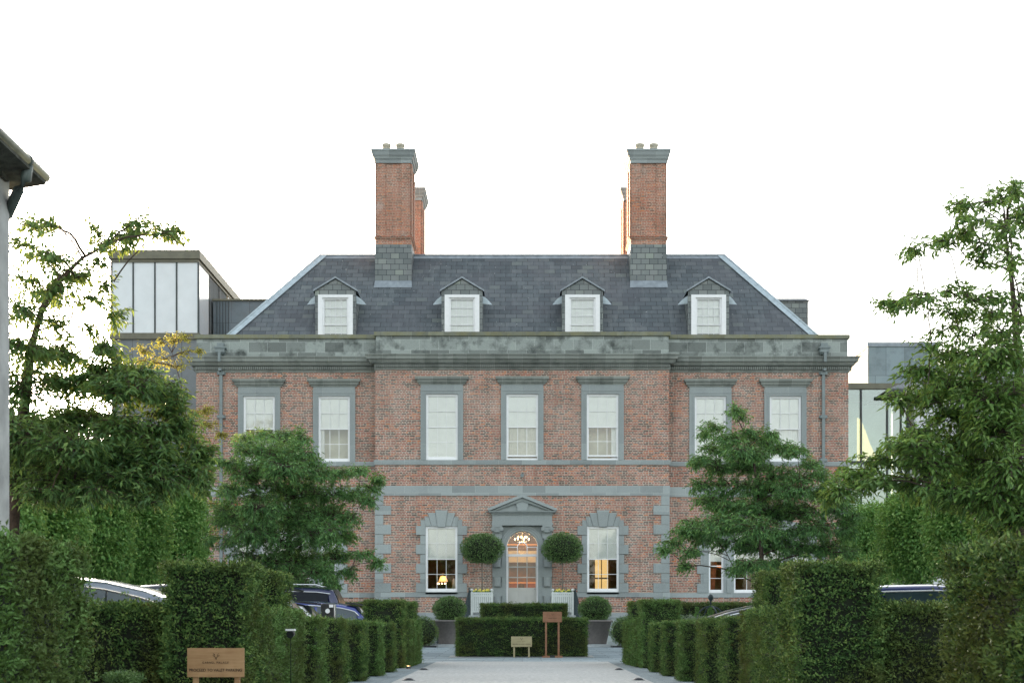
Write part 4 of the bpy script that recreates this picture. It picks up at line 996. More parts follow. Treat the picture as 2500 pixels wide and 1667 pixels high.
def clipped(name, label, cat, boxes, dens, leafL, mat='yew', group=None, spr=5, amp=.03, r=.07, loc=None):
    """a clipped hedge: solid dark core under a skin of small sprigs"""
    lo0 = np.min([b[0] for b in boxes], axis=0); hi0 = np.max([b[1] for b in boxes], axis=0)
    loc = loc or (float((lo0[0]+hi0[0])/2), float((lo0[1]+hi0[1])/2), float(lo0[2]))
    t = thing(name, label, cat, loc, group)
    core = MB(); parts = []; tones = []; sd_ = int(rng.integers(1e6))
    for lo, hi in boxes:
        lo = np.array(lo, float); hi = np.array(hi, float)
        K = 10; cl = leafL*1.35
        p = box_samples(lo, hi, dens*CLD*(1.0)); q, n = roundbox(p, lo, hi, r)
        bm = .75*bumpy(p, 3.5, sd_); bm2 = .8*bumpy(p, 16, sd_+1); bm3 = bumpy(p, 7, sd_+2)
        base = q+n*(r+amp*bm+amp*.45*bm2+.008*bm3-cl*rng.uniform(.25, 1.7, len(p)))[:, None]
        tang0 = norm(np.cross(n, np.array([0, 0, 1.0])+rng.normal(scale=.1, size=n.shape)))
        stray = rng.uniform(size=len(p)) < .012; base[stray] += n[stray]*cl*1.1
        sdir = norm(n*.55+tang0*rng.choice([-1, 1], size=(len(p), 1))*.45+np.array([0, 0, .25])+rng.normal(scale=.35, size=p.shape))
        tone = np.clip(.42+.4*rng.normal(size=len(p))+.14*bm2+.16*bm3, 0, 1)  # random clump tint, plus shade painted into hollows and lighter swells
        tang = norm(np.cross(n, np.array([0, 0, 1.0])+rng.normal(scale=.2, size=n.shape)))
        for k in range(K):
            d_ = norm(sdir+rng.normal(scale=.6, size=p.shape)); o_ = tang*rng.normal(scale=cl*.75, size=(len(p), 1))+rng.normal(scale=cl*.28, size=p.shape)
            parts.append(leaf_arrays(base+o_, d_, rng.uniform(.6, 1.1, len(p))*leafL*.9, leafL*.36)); tones.append(np.repeat(tone, 4))
        # core
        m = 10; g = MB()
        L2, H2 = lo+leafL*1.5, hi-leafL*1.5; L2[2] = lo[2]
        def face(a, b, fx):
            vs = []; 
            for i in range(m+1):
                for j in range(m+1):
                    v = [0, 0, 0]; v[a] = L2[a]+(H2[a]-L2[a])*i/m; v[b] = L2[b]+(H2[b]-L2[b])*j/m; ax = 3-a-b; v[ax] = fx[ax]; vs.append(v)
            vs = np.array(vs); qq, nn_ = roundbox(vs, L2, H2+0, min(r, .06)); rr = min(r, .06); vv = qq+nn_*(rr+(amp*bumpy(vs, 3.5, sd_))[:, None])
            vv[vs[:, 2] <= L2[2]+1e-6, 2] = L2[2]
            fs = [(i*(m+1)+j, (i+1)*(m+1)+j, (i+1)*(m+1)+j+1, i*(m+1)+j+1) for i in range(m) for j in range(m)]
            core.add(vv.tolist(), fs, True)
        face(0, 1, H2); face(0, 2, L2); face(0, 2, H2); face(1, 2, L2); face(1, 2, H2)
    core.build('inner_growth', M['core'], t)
    leaf_mesh('foliage', parts, M[mat], t, loc, tones)
    return t
def copy_thing(src, loc, rz, label):
    r = src.copy(); COL.objects.link(r); r.location = loc; r.rotation_euler.z = rz; r['label'] = label
    for ch in list(src.children):
        c = ch.copy(); COL.objects.link(c); c.parent = r
        for g in list(ch.children): h_ = g.copy(); COL.objects.link(h_); h_.parent = c
    return r
HX = 2.55; 
# near ends of the avenue
for s, sd in ((-1, 'left'), (1, 'right')):
    xa, xb = sorted((s*2.82, s*4.0))
    clipped('yew_hedge', f'tall clipped yew hedge nearest the camera at the {sd} edge of the photo', 'hedge', [((xa, 5.2, 0), (xb, 9.3 if s < 0 else 9.55, 1.35))], 1700, .05, 'yew' if s > 0 else 'yew2', 'yew hedges', 5, .018, .035)
# tall cubes at the front opening
    xa, xb = sorted((s*HX, s*3.36))
    clipped('yew_block', f'tall square yew block behind the valet sign' if s < 0 else 'tall square yew block front right, facing the valet sign', 'hedge', [((xa, 13.25, 0), (xb, 14.1, 1.46))], 1800, .048, 'yew', 'tall yew blocks', 5, .018, .035)
    xa, xb = sorted((s*3.38, s*8.6))
    clipped('yew_hedge', f'low yew hedge running off to the {sd} in front of the parked car', 'hedge', [((xa, 13.4, 0), (xb, 14.0, 1.08))], 1500, .05, 'yew', 'yew hedges', 5, .018, .035)
    xa, xb = sorted((s*HX, s*3.05))
    clipped('yew_hedge', f'low yew hedge along the {sd} of the drive joining two taller blocks', 'hedge', [((xa, 14.12, 0), (xb, 16.75, 1.06))], 1900, .04, 'yew2' if s < 0 else 'yew', 'yew hedges', 5, .018, .035)
    xa, xb = sorted((s*(HX+.12), s*3.4))
    clipped('yew_block', f'second tall yew block on the {sd} of the drive, rising behind the low hedge', 'hedge', [((xa, 15.75, 0), (xb, 16.55, 1.48))], 1900, .04, 'yew', 'tall yew blocks', 5, .018, .035)
# rows of low blocks
protos = []
for v in range(3):
    p = clipped('yew_cube', 'tmp', 'hedge', [((-.43, -.38, 0), (.43, .38, 1.0))], 2000, .038, ('yew2', 'yew', 'yew')[v], 'low yew cubes lining the drive', 5, .024, .05, (0, 0, 0)); protos.append(p)
used = set(); ordn = ['first', 'second', 'third', 'fourth', 'fifth']; rr = random.Random(3)
for s, sd in ((-1, 'left'), (1, 'right')):
    for i, dd in enumerate((17.8, 20.15, 22.85, 25.55, 28.05)):
        lb = f'{ordn[i]} low yew cube from the camera in the row on the {sd} of the drive'
        loc = (s*(HX+.43), dd+.43, 0.0); v = (i+(s > 0)) % 3; rz = rr.choice([0, 2])*pi/2
        if v not in used: used.add(v); o = protos[v]; o.location = loc; o.rotation_euler.z = rz; o['label'] = lb
        else: copy_thing(protos[v], loc, rz, lb)
# far pair at the end of the avenue
for s, sd in ((-1, 'left'), (1, 'right')):
    A = sorted((s*(HX+.06), s*3.52)); B = sorted((s*HX, s*3.0)); C_ = sorted((s*(HX+.02), s*3.3))
    clipped('yew_block', f'tall yew block at the far end of the avenue on the {sd}', 'hedge', [((A[0], 31.4, 0), (A[1], 32.4, 1.52))], 1300, .045, 'yew' if s < 0 else 'yew2', 'tall yew blocks', 4, .022, .05)
    clipped('yew_hedge', f'low yew hedge at the far {sd} end of the avenue, beside the forecourt', 'hedge', [((B[0], 32.42, 0), (B[1], 36.4, 1.1))], 1100, .045, 'yew2', 'yew hedges', 4, .022, .05)
    clipped('yew_block', f'farthest tall yew block of all on the {sd}', 'hedge', [((C_[0]+.0, 34.2, 0), (C_[1], 35.0, 1.54))], 1100, .045, 'yew', 'tall yew blocks', 4, .022, .05)
    E_ = sorted((s*5.3, s*13.0))
    clipped('yew_hedge', f'long dark yew hedge in front of the {sd} wing of the manor', 'hedge', [((E_[0], 50, gz(50)), (E_[1], 50.8, 1.86))], 500, .07, 'yew', 'yew hedges', 4, .022, .05)
# central blocks
clipped('yew_hedge', 'wide clipped yew hedge in the middle of the forecourt behind the two wooden signs', 'hedge', [((-2.13, 45.5, 0.02), (2.1, 46.7, 1.28))], 900, .055, 'yew', 'yew hedges', 4, .025, .06)
clipped('yew_hedge', 'narrower upper yew hedge stepping up behind the wide central hedge', 'hedge', [((-1.42, 48.2, .05), (1.54, 49.2, 1.79))], 800, .055, 'yew', 'yew hedges', 4, .022, .06)
clipped('box_shrub', 'small light green clipped shrub left of the valet sign at the bottom', 'shrub', [((-3.55, 12.0, 0), (-3.28, 12.4, .47))], 2500, .035, 'box', None, 4, .02, .08)

def ball(name, part, c, rx, rz, n, leafL, mat, t, flat=0.0, off=None):
    """clipped ball crown: leaves over a dark ellipsoid"""
    u = norm(rng.normal(size=(n, 3)));
    if flat: u[:, 2] = np.where(u[:, 2] < -flat, -flat-rng.uniform(0, .08, n), u[:, 2])
    R3 = np.array([rx, rx, rz]); dep = rng.uniform(.8, 1.03, n)+.05*bumpy(u, 5, int(rng.integers(1e6)))+.035*bumpy(u, 1.6, int(rng.integers(1e6))); sh = rng.uniform(size=n) < .012; dep[sh] += .07
    p = np.array(c)+u*R3*dep[:, None]
    d_ = norm(u+rng.normal(scale=.6, size=u.shape)+np.array([0, 0, .2]))
    off = off or WL[root_of(t).name]
    leaf_mesh(part, [leaf_arrays(p, d_, rng.uniform(.7, 1.3, n)*leafL, leafL*.45)], M[mat], t, off)
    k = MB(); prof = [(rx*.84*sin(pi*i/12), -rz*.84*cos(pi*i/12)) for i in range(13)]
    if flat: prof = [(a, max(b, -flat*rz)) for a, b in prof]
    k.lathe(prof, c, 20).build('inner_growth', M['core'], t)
# bay standards in slatted planters on the landing
for s, sd in ((-1, 'left'), (1, 'right')):
    x = s*1.75; y = 61.9; zb = 1.545; hw = .43
    t = thing('planter_box', f'pale slatted square planter on the {sd} of the front door', 'planter', (x, y, zb), 'pair of slatted planters')
    for a in (-1, 1):
        for b_ in (-1, 1):
            g = MB(); g.box(x+a*hw-.045, x+a*hw+.045, y+b_*hw-.045, y+b_*hw+.045, zb, zb+1.0)
            g.lathe([(.02, 1.0), (.02, 1.03), (.055, 1.06), (.06, 1.1), (.04, 1.14), (0, 1.155)], (x+a*hw, y+b_*hw, zb), 12)
            g.build('post', M['planter'], t)
    g = MB()
    for b_ in (-1, 1):
        for i in range(9):
            xx = x-hw+.09+i*(2*hw-.18)/8; g.box(xx-.036, xx+.036, y+b_*hw-.018, y+b_*hw+.018, zb+.14, zb+.92); g.box(x+b_*hw-.018, x+b_*hw+.018, y-hw+.09+i*(2*hw-.18)/8-.036, y-hw+.09+i*(2*hw-.18)/8+.036, zb+.14, zb+.92)
    g.build('slats', M['planter'], t)
    g = MB()
    for zz in (.12, .8, .92):
        for b_ in (-1, 1): g.box(x-hw-.03, x+hw+.03, y+b_*(hw+.0)-.035, y+b_*(hw+.0)+.035, zb+zz, zb+zz+.07); g.box(x+b_*hw-.035, x+b_*hw+.035, y-hw+.04, y+hw-.04, zb+zz+.002, zb+zz+.068)
    g.build('rail', M['planter'], t)
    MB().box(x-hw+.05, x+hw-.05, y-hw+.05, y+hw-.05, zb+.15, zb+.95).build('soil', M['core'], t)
    t2 = thing('bay_standard', f'ball headed bay tree on a bare stem growing in the {sd} planter', 'topiary', (x, y, zb+.9), 'pair of ball headed bay trees')
    MB().tube([(x, y, zb+.95), (x+.01, y, zb+1.6), (x-.01, y, zb+2.3)], [.03, .027, .025], 8).build('stem', M['greytwig'], t2)
    cz = EYE+(CY-1341)*y/F+(.04 if s > 0 else .02)
    ball('b', 'crown', (x, y, cz), .92 if s < 0 else .88, .68, 5200, .075, 'box', t2, .8)
    t3 = thing('pansies', f'yellow pansies at the foot of the {sd} bay tree', 'flowers', (x, y, zb+.95), 'yellow pansies in the planters')
    n = 420; p = np.array([x, y, zb+.93])+rng.uniform(-1, 1, (n, 3))*np.array([.38, .38, .02]); dd = norm(np.array([0, 0, 1])+rng.normal(scale=.6, size=(n, 3)))
    leaf_mesh('foliage', [leaf_arrays(p, dd, rng.uniform(.08, .2, n), .05)], M['leafmid'], t3, WL[t3.name])
    fl = MB()
    for i in range(16 if s < 0 else 12):
        fx, fy, fz = x+rr.uniform(-.36, .3), y-rr.uniform(.1, .4), zb+.98+rr.uniform(.02, .14)
        for j in range(5): a = 2*pi*j/5; fl.quad((fx, fy-.01, fz), (fx+.04*cos(a), fy-.02, fz+.04*sin(a)), (fx+.045*cos(a+.6), fy-.015, fz+.045*sin(a+.6)), (fx+.04*cos(a+1.2), fy-.02, fz+.04*sin(a+1.2)))
    fl.build('petals', M['petal'], t3)
    # big tapering pots with box balls
    x = s*(177.5)*58.3/F; y = 58.4; zb = .325; tp = zb+.98
    t = thing('round_pot', f'large grey brown tapering pot on the {sd} of the entrance steps', 'plant pot', (x, y, zb), 'pair of large round pots')
    MB().lathe([(0, .0), (.47, 0), (.48, .03), (.68, .9), (.73, .905), (.745, .93), (.74, .975), (.70, .98), (.66, .9), (0, .88)], (x, y, zb), 40).build('pot_body', M['pot'], t)
    t = thing('box_ball', f'rounded box shrub growing in the {sd} large pot', 'shrub', (x, y, tp-.1), 'pair of potted box balls')
    ball('b', 'crown', (x, y, EYE+(CY-1487)*y/F), .66, .52, 4200, .07, 'box', t, .75)
    g = MB()
    for j in range(9): a = 2*pi*j/9; g.tube([(x+.1*cos(a), y+.1*sin(a), tp-.1), (x+.3*cos(a), y+.3*sin(a), tp+.3)], .014, 5)
    g.build('stems', M['greytwig'], t)
    # yew domes
    x = (-1, 1)[s > 0]*0+((1030-CX) if s < 0 else (1530-CX))*57.0/F; y = 57.1
    t = thing('yew_dome', f'low clipped yew dome on a dark base, {sd} of the forecourt', 'topiary', (x, y, .2), 'pair of yew domes')
    ball('b', 'foliage', (x, y, .82), .66, .62, 4600, .05, 'yew', t, .85)
    MB().box(x-.6, x+.6, y-.6, y+.6, .2, .27).build('base', M['black'], t)
# iron scroll beside the left pot
t = thing('iron_scroll', 'small curled wrought iron boot scraper left of the left pot', 'boot scraper', ((1068-CX)*57.6/F, 57.6, .32))
x = (1068-CX)*57.6/F; g = MB()
for s in (-1, 1): g.tube([(x+s*(.02+.09*i/10*cos(i*.55)), 57.6, .5+.11*sin(i*.55)*(.4+i/16)) for i in range(11)], .012, 5)
g.tube([(x, 57.6, .32), (x, 57.6, .6)], .012, 5); g.build('scroll', M['iron'], t); MB().box(x-.14, x+.14, 57.56, 57.64, .32, .34).build('foot', M['iron'], t)

# ---------------------------------------------------------------- trees
def tubes_np(chains, n=5):
    """chains: list of (points Nx3, radii N)"""
    V, Fl, b = [], [], 0
    for pts, rs in chains:
        pts = np.asarray(pts, float); m = len(pts)
        tg = np.gradient(pts, axis=0); tg = norm(tg); ref = np.tile([0.31, 0.2, 1.0], (m, 1)); u = norm(np.cross(tg, ref)); v = np.cross(tg, u)
        an = np.arange(n)*2*pi/n
        ring = pts[:, None, :]+(u[:, None, :]*np.cos(an)[None, :, None]+v[:, None, :]*np.sin(an)[None, :, None])*np.asarray(rs)[:, None, None]
        V.append(ring.reshape(-1, 3)); i = np.arange(m-1)[:, None]*n; k = np.arange(n)[None, :]; k2 = (k+1) % n
        Fl.append((np.stack([i+k, i+k2, i+n+k2, i+n+k], axis=2)+b).reshape(-1)); b += m*n
    V = np.concatenate(V); Fl = np.concatenate(Fl); return V, Fl
def curve(a, b, sag=0.0, wob=0.05, m=7):
    a = np.array(a, float); b = np.array(b, float); t = np.linspace(0, 1, m)[:, None]
    L = np.linalg.norm(b-a); p = a+(b-a)*t; p[:, 2] += (sag*L*4*t*(1-t))[:, 0]
    p[1:-1] += rng.normal(scale=wob*L/m, size=(m-2, 3)); return p
def make_tree(name, label, cat, base, d, trunk, boughs, leafL, dens, mat, group=None, deep=2.0, droop=.55, barkm='bark', r0=.12, twl=.5, fillback=.5, wfac=.3, perspray=12, sparse_y=0, sparse=.45, fat=0, lowz=1.2):
    t = thing(name, label, cat, base, group)
    off = np.array(base)
    tk = np.array([P(px, py, d) if isinstance(px, (int, float)) else px for px, py in trunk], float)
    tk[0] = base
    chains = [(tk, r0*np.linspace(1, .12, len(tk))**1.25+.004)]
    if fat: boughs = [(b[0]+rng.uniform(-8, 8), b[1]+rng.uniform(-9, 9), b[2]*1.05, b[3]*fat) if b[1] > sparse_y else b for b in boughs]
    seg = np.concatenate([tk[i]+(tk[i+1]-tk[i])*np.linspace(0, 1, 8)[:, None] for i in range(len(tk)-1)])
    limbs = []; sprays = []; sc = d/F
    zmin = tk[0][2]
    xc = seg[:, 0].mean()
    nodes = [seg]; nfrom = [np.zeros(len(seg))]
    boughs = sorted(boughs, key=lambda b: abs(b[0]-(CX+xc*F/d))+.35*abs(b[1]-CY)*0)
    for (px, py, rx, ry, *dy) in boughs:
        # depth spread: each bough of the outline is matched by others in front and behind
        cx_, _, cz_ = P(px, py, d)
        reach = max(.25, 1-abs(cx_-xc)/(deep*1.6))
        offs = [dy[0]] if dy else [rng.uniform(-.35, .35)*deep*reach]
        if not dy and fillback and rng.uniform() < fillback: offs.append(rng.choice([-1, 1])*rng.uniform(.5, 1.0)*deep*reach)
        for oy in offs:
            k = (d+oy)/d; c = np.array([cx_*k, d+oy, EYE+(cz_-EYE)*k]); R3 = np.array([rx*sc, .5*(rx+ry)*sc*1.1, ry*sc])
            # limb from a lower point of the trunk
            sg = np.concatenate(nodes); fr_ = np.concatenate(nfrom)
            hor = np.abs(c[0]-sg[:, 0]); dist = np.linalg.norm(sg-c, axis=1)+np.where(sg[:, 2] > c[2]-.2*hor+.05, 3, 0)+np.where(sg[:, 2] < zmin+lowz, 6, 0)+np.where(fr_ > 0, .25, 0)
            ia = int(np.argmin(dist)); a = sg[ia]; sec = fr_[ia] > 0
            dirx = c-a; dirx[2] *= .3; u_ = dirx/max(np.linalg.norm(dirx), 1e-6)
            inner = c-u_*R3*.6; outer = c+u_*R3*.95
            if np.linalg.norm(dirx) < max(R3): inner = c-np.array([0, 0, R3[2]*.5])
            pts = np.concatenate([curve(a, inner, .08), curve(inner, outer, .06)[1:]])
            L = np.linalg.norm(outer-a); chains.append((pts, np.linspace(min(r0*.4, .008+.008*L)*(.6 if sec else 1), .004, len(pts)))); nodes.append(pts[1:-2]); nfrom.append(np.ones(len(pts)-3))
            area = pi*rx*ry*sc*sc
            nt_ = max(12 if py > sparse_y else 6, int(dens*area*(sparse if py < sparse_y else 1)))
            q = norm(rng.normal(size=(nt_, 3)))*rng.uniform(.15, 1, (nt_, 1))**.5*R3+c
            limbp = pts[len(pts)//2:]
            for z_ in q:
                j = np.argmin(np.linalg.norm(limbp-z_, axis=1)); j = max(0, j-1)
                st_ = limbp[j]; dv = z_-st_; l_ = np.linalg.norm(dv)
                if l_ < .02: continue
                dv /= l_; dv2 = dv+np.array([0, 0, -.35]); dv2 /= np.linalg.norm(dv2)
                end = z_+dv2*twl*.35
                chains.append((np.array([st_, (st_+z_)/2+np.array([0, 0, .06*l_]), z_, end]), np.array([.006, .0045, .003, .0015])*max(1, leafL/.09)))
                sprays.append((z_-dv*twl*.45, dv, z_, dv2, end))
    V, Fl = tubes_np(chains, 5); V = V-off
    link('trunk', np_mesh('trunk', V, Fl, np.full(len(Fl)//4, 4), True), M[barkm], t)
    S0 = np.array([s[0] for s in sprays]); D0 = np.array([s[1] for s in sprays]); Z_ = np.array([s[2] for s in sprays]); E_ = np.array([s[4] for s in sprays])
    parts = []; n = len(sprays)
    for k in range(perspray):
        u_ = (k+rng.uniform(0, 1, n))/perspray
        pos = np.where((u_ < .55)[:, None], S0+(Z_-S0)*(u_/.55)[:, None], Z_+(E_-Z_)*((u_-.55)/.45)[:, None])
        side = norm(np.cross(D0, np.array([0, 0, 1.0])[None, :]+rng.normal(scale=.15, size=(n, 3))))*(1 if k % 2 else -1)
        dr = rng.uniform(.4, 1.5, n)[:, None]*droop
        dd = norm(D0*.55+side*.75+rng.normal(scale=.3, size=(n, 3))+np.array([0, 0, -1.0])*dr)
        pos = pos+rng.normal(scale=leafL*.25, size=(n, 3))
        parts.append(leaf_arrays(pos, dd, rng.uniform(.7, 1.25, n)*leafL, rng.uniform(.8, 1.2, n)*leafL*wfac, up=np.array([0, 0, 1.0])))
    leaf_mesh('crown', parts, M[mat], t, base)
    return t
T1 = [(430,565,22,12),(400,572,40,18),(345,545,32,22),(310,575,45,24),(262,592,32,20),(232,565,22,12),(120,548,32,15),(75,552,28,22),(60,600,40,25),(125,625,50,24),(185,665,50,28),(250,640,25,18),(268,690,28,25),(215,730,45,25),(285,770,22,22),(140,700,50,32),(60,680,40,35),(60,760,45,32),(140,780,50,28),(225,800,35,18),(250,850,30,15),
 (60,850,60,40),(150,860,70,32),(60,940,70,45),(170,930,80,38),(260,900,60,30),(330,900,50,25),(300,950,80,35),(385,945,60,30),(420,985,55,35),(440,1040,50,32),(490,1110,35,30),(515,1185,18,30),(470,1160,30,35),(380,1050,70,38),(290,1030,60,32),(200,1020,60,28),(100,1040,90,45),(40,1060,60,60),(160,1090,90,40),(270,1100,80,40),(370,1110,70,38),(60,1150,80,40),(170,1160,90,32),(290,1170,80,32),(400,1170,50,30),(120,1210,60,20),(230,1205,60,20),(340,1215,50,18)]
make_tree('cherry_tree', 'large spreading cherry tree with drooping leaves beside the lodge on the left', 'tree', P(31, 1543+.8*F/19.5, 19.5), 19.5,
  [(31,1580),(30,1300),(40,1150),(62,980),(75,850),(103,755),(150,680),(200,630),(260,600)], T1, .115, 180, 'leaf', 'cherry trees', 1.7, .55, 'bark', .12, .38, .6, .34, 14, 830, .55, 1.08, 2.5)
T4 = [(2478,462,28,22),(2440,478,30,14),(2500,520,30,45),(2405,495,45,14),(2350,500,22,16),(2345,535,30,14),(2400,545,55,18),(2460,560,40,28),(2345,575,35,18),(2410,600,70,26),(2300,592,28,12),(2232,610,18,8),(2465,640,35,28),(2495,700,25,40),(2380,640,40,18),
 (2445,730,35,25),(2380,725,60,22),(2310,705,45,18),(2260,725,45,18),(2205,738,28,12),(2165,742,14,8),(2330,760,55,22),(2420,770,50,25),(2300,800,35,18),(2370,810,50,25),(2450,820,50,32),(2490,780,25,45),
 (2270,850,50,18),(2340,870,80,28),(2430,880,70,36),(2240,900,50,24),(2320,930,80,32),(2200,965,38,18),(2260,970,55,24),(2420,960,80,40),(2330,1000,80,32),(2250,1040,50,20),(2440,1040,80,45),(2340,1070,80,34),(2220,1090,60,24),(2150,1120,50,20),(2270,1130,70,28),(2090,1160,42,18),(2045,1190,30,14),(2020,1215,15,12),(2130,1180,45,20),(2380,1130,80,40),(2470,1140,60,50),(2220,1180,60,22),(2310,1190,70,28),(2410,1210,80,40),(2490,1230,50,50),(2440,1280,60,30)]
make_tree('cherry_tree', 'tall light green cherry tree with open leader at the right edge', 'tree', P(2500, 1543+.8*F/19, 19), 19.0,
  [(2500,1580),(2495,1300),(2492,1100),(2487,900),(2478,780),(2470,690),(2458,600),(2450,500)], T4, .115, 170, 'leafb', 'cherry trees', 1.7, .5, 'bark', .1, .38, .6, .34, 14, 860, .5, 1.08, 2.5)
T2 = [(640,1058,28,12),(600,1075,25,12),(690,1068,35,16),(725,1075,20,20),(560,1120,28,10),(515,1122,22,8),(610,1105,45,16),(665,1110,50,24),(730,1115,40,24),(700,1150,70,24),(770,1150,40,18),(830,1148,38,10),(885,1155,28,9),(922,1168,12,8),(600,1150,50,22),(560,1185,35,18),(640,1190,60,26),(720,1200,70,28),(800,1200,50,20),(860,1205,35,14),(900,1225,25,9),(910,1190,20,8),
 (570,1240,45,22),(540,1275,32,16),(520,1310,18,12),(640,1245,60,28),(720,1255,70,30),(800,1250,50,22),(850,1265,30,12),(560,1320,35,18),(620,1300,60,28),(700,1310,70,30),(780,1300,60,26),(840,1310,35,14),(880,1345,30,9),(920,1370,18,8),(590,1350,40,18),(660,1360,60,26),(740,1360,60,26),(810,1355,40,18),(840,1390,28,10),(700,1405,55,22),(780,1400,38,20),(820,1420,20,18),(640,1395,30,14),(740,1430,30,14),(800,1440,16,14)]
make_tree('cherry_tree', 'mid green cherry tree in front of the left wing above the parked cars', 'tree', ((712-CX)*39.5/F, 39.5, 0), 39.5,
  [(712,1600),(712,1400),(708,1300),(700,1200),(690,1130),(680,1075)], T2, .125, 85, 'leafmid', 'cherry trees', 2.3, .5, 'bark', .09, .42, .8, .3, 16, fat=1.35)
T3 = [(1792,1006,16,8),(1808,1022,14,12),(1820,1045,22,14),(1745,1045,32,9),(1712,1052,14,6),(1775,1068,38,14),(1835,1065,32,16),(1875,1058,20,10),(1880,1080,35,16),(1820,1095,55,20),(1755,1100,35,14),(1712,1112,22,9),(1705,1135,14,10),(1905,1105,40,14),(1945,1105,30,12),(1975,1130,30,12),(2000,1155,24,14),(1750,1140,40,18),(1825,1140,60,24),(1895,1150,50,22),(1960,1160,30,14),(1715,1175,30,14),(1780,1185,60,24),(1870,1195,60,26),(1940,1200,50,20),(2030,1180,35,10),(2070,1185,25,9),(2010,1215,40,16),
 (1735,1230,45,18),(1810,1235,60,24),(1890,1245,60,26),(1960,1250,50,22),(2040,1240,35,16),(1700,1275,40,15),(1665,1300,26,12),(1640,1330,24,11),(1625,1350,14,9),(1690,1300,34,14),(2075,1215,24,12),(2070,1255,30,16),(2085,1180,20,9),(1770,1280,60,24),(1850,1290,60,26),(1930,1295,55,24),(2000,1290,45,20),(2060,1300,30,18),(1720,1315,45,14),(1690,1350,28,10),(1672,1380,16,10),(1790,1325,50,20),(1870,1335,60,24),(1950,1335,50,22),(2020,1335,45,20),(1830,1375,45,16),(1900,1375,45,18),(1800,1395,22,8),(2075,1345,20,14)]
make_tree('cherry_tree', 'mid green cherry tree in front of the right wing with a crooked top shoot', 'tree', ((1861-CX)*39.5/F, 39.5, 0), 39.5,
  [(1861,1600),(1861,1400),(1856,1300),(1850,1200),(1838,1110),(1815,1050),(1795,1012)], T3, .125, 92, 'leafmid', 'cherry trees', 2.3, .5, 'bark', .08, .42, .8, .3, 16, fat=1.2)
T5 = [(350,850,28,16),(385,835,28,12),(425,830,26,14),(455,822,12,10),(400,870,45,16),(360,885,30,14),(455,860,22,14),(485,855,10,10),(430,890,40,12),(505,1000,22,12),(475,1010,22,14),(455,1035,25,14),(510,1035,25,12),(540,1060,14,8),(480,1065,28,12),(460,1090,25,10),(500,1110,20,10),(475,1130,22,12),(505,1160,22,14),(480,1200,26,16),(515,1230,26,16),(485,1270,30,20),(520,1300,30,22),(490,1340,30,20)]
make_tree('golden_tree', 'sparse young tree with golden leaves at the corner of the left wing', 'tree', ((470-CX)*54/F, 54, gz(54)), 54.0,
  [(470,1580),(472,1400),(468,1200),(460,1050),(440,930),(420,860)], T5, .12, 26, 'gold', None, 1.2, .4, 'twig', .06, .4, .6, .45, 8)

# pleached hornbeams in two rows
def hornbeam(x, y, wx, wy, zlo, zhi, n, label, loc=None):
    base = (x, y, gz(y)); t = thing('clipped_hornbeam', label, 'tree', base, 'rows of clipped hornbeams')
    u = norm(rng.normal(size=(n, 3))); u = np.sign(u)*np.abs(u)**.78; R3 = np.array([wx, wy, (zhi-zlo)/2]); c = np.array([x, y, (zlo+zhi)/2])
    dep = rng.uniform(.25, 1.0, n)**.5+.1*bumpy(u, 4.5, int(rng.integers(1e6)))
    p = c+u*R3*dep[:, None]; dd = norm(u*.7+rng.normal(scale=.55, size=u.shape)+np.array([0, 0, -.35]))
    parts = []
    for k in range(13):
        parts.append(leaf_arrays(p+rng.normal(scale=.1, size=p.shape), norm(dd+rng.normal(scale=.5, size=dd.shape)), rng.uniform(.08, .13, n), .065, up=np.array([0, 0, 1.])))
    leaf_mesh('crown', parts, M['horn'], t, base)
    ch = [(np.array([[x, y, gz(y)], [x+.02, y, 1.2], [x, y, (zlo+zhi)/2]]), np.array([.1, .085, .05]))]
    for j in range(7):
        a = 2*pi*j/7; ch.append((np.array([[x, y, zlo-.3+.1*j], [x+.5*wx*cos(a), y+.5*wy*sin(a), zlo+.3+.2*j], [x+.8*wx*cos(a), y+.8*wy*sin(a), zlo+.8+.3*j]]), np.array([.04, .025, .01])))
    V, Fl = tubes_np(ch, 6); link('trunk', np_mesh('trunk', V-np.array(base), Fl, np.full(len(Fl)//4, 4), True), M['bark'], t)
for i, (x, y, w_, zl, zh) in enumerate(((-11.0, 46.0, .72, 1.9, 5.7), (-11.1, 41.0, .85, 2.0, 5.4), (-11.0, 36.9, .8, 2.0, 5.2), (-11.1, 33.2, .8, 2.0, 5.2), (-11.0, 29.6, .85, 2.0, 5.2))):
    hornbeam(x, y, w_, .95, zl, zh, 2600, f'{["farthest", "fourth", "third", "second", "nearest"][i]} clipped hornbeam of the row behind the left parked cars')
for i, (x, y, w_, zl, zh) in enumerate(((11.6, 47.5, .85, 2.2, 5.0), (11.3, 41.0, .92, 2.25, 4.9), (11.3, 36.2, .95, 2.1, 5.0), (11.3, 32.2, .95, 2.0, 5.0))):
    hornbeam(x, y, w_, 1.0, zl, zh, 2800, f'{["farthest", "third", "second", "nearest"][i]} clipped hornbeam of the row on the right')
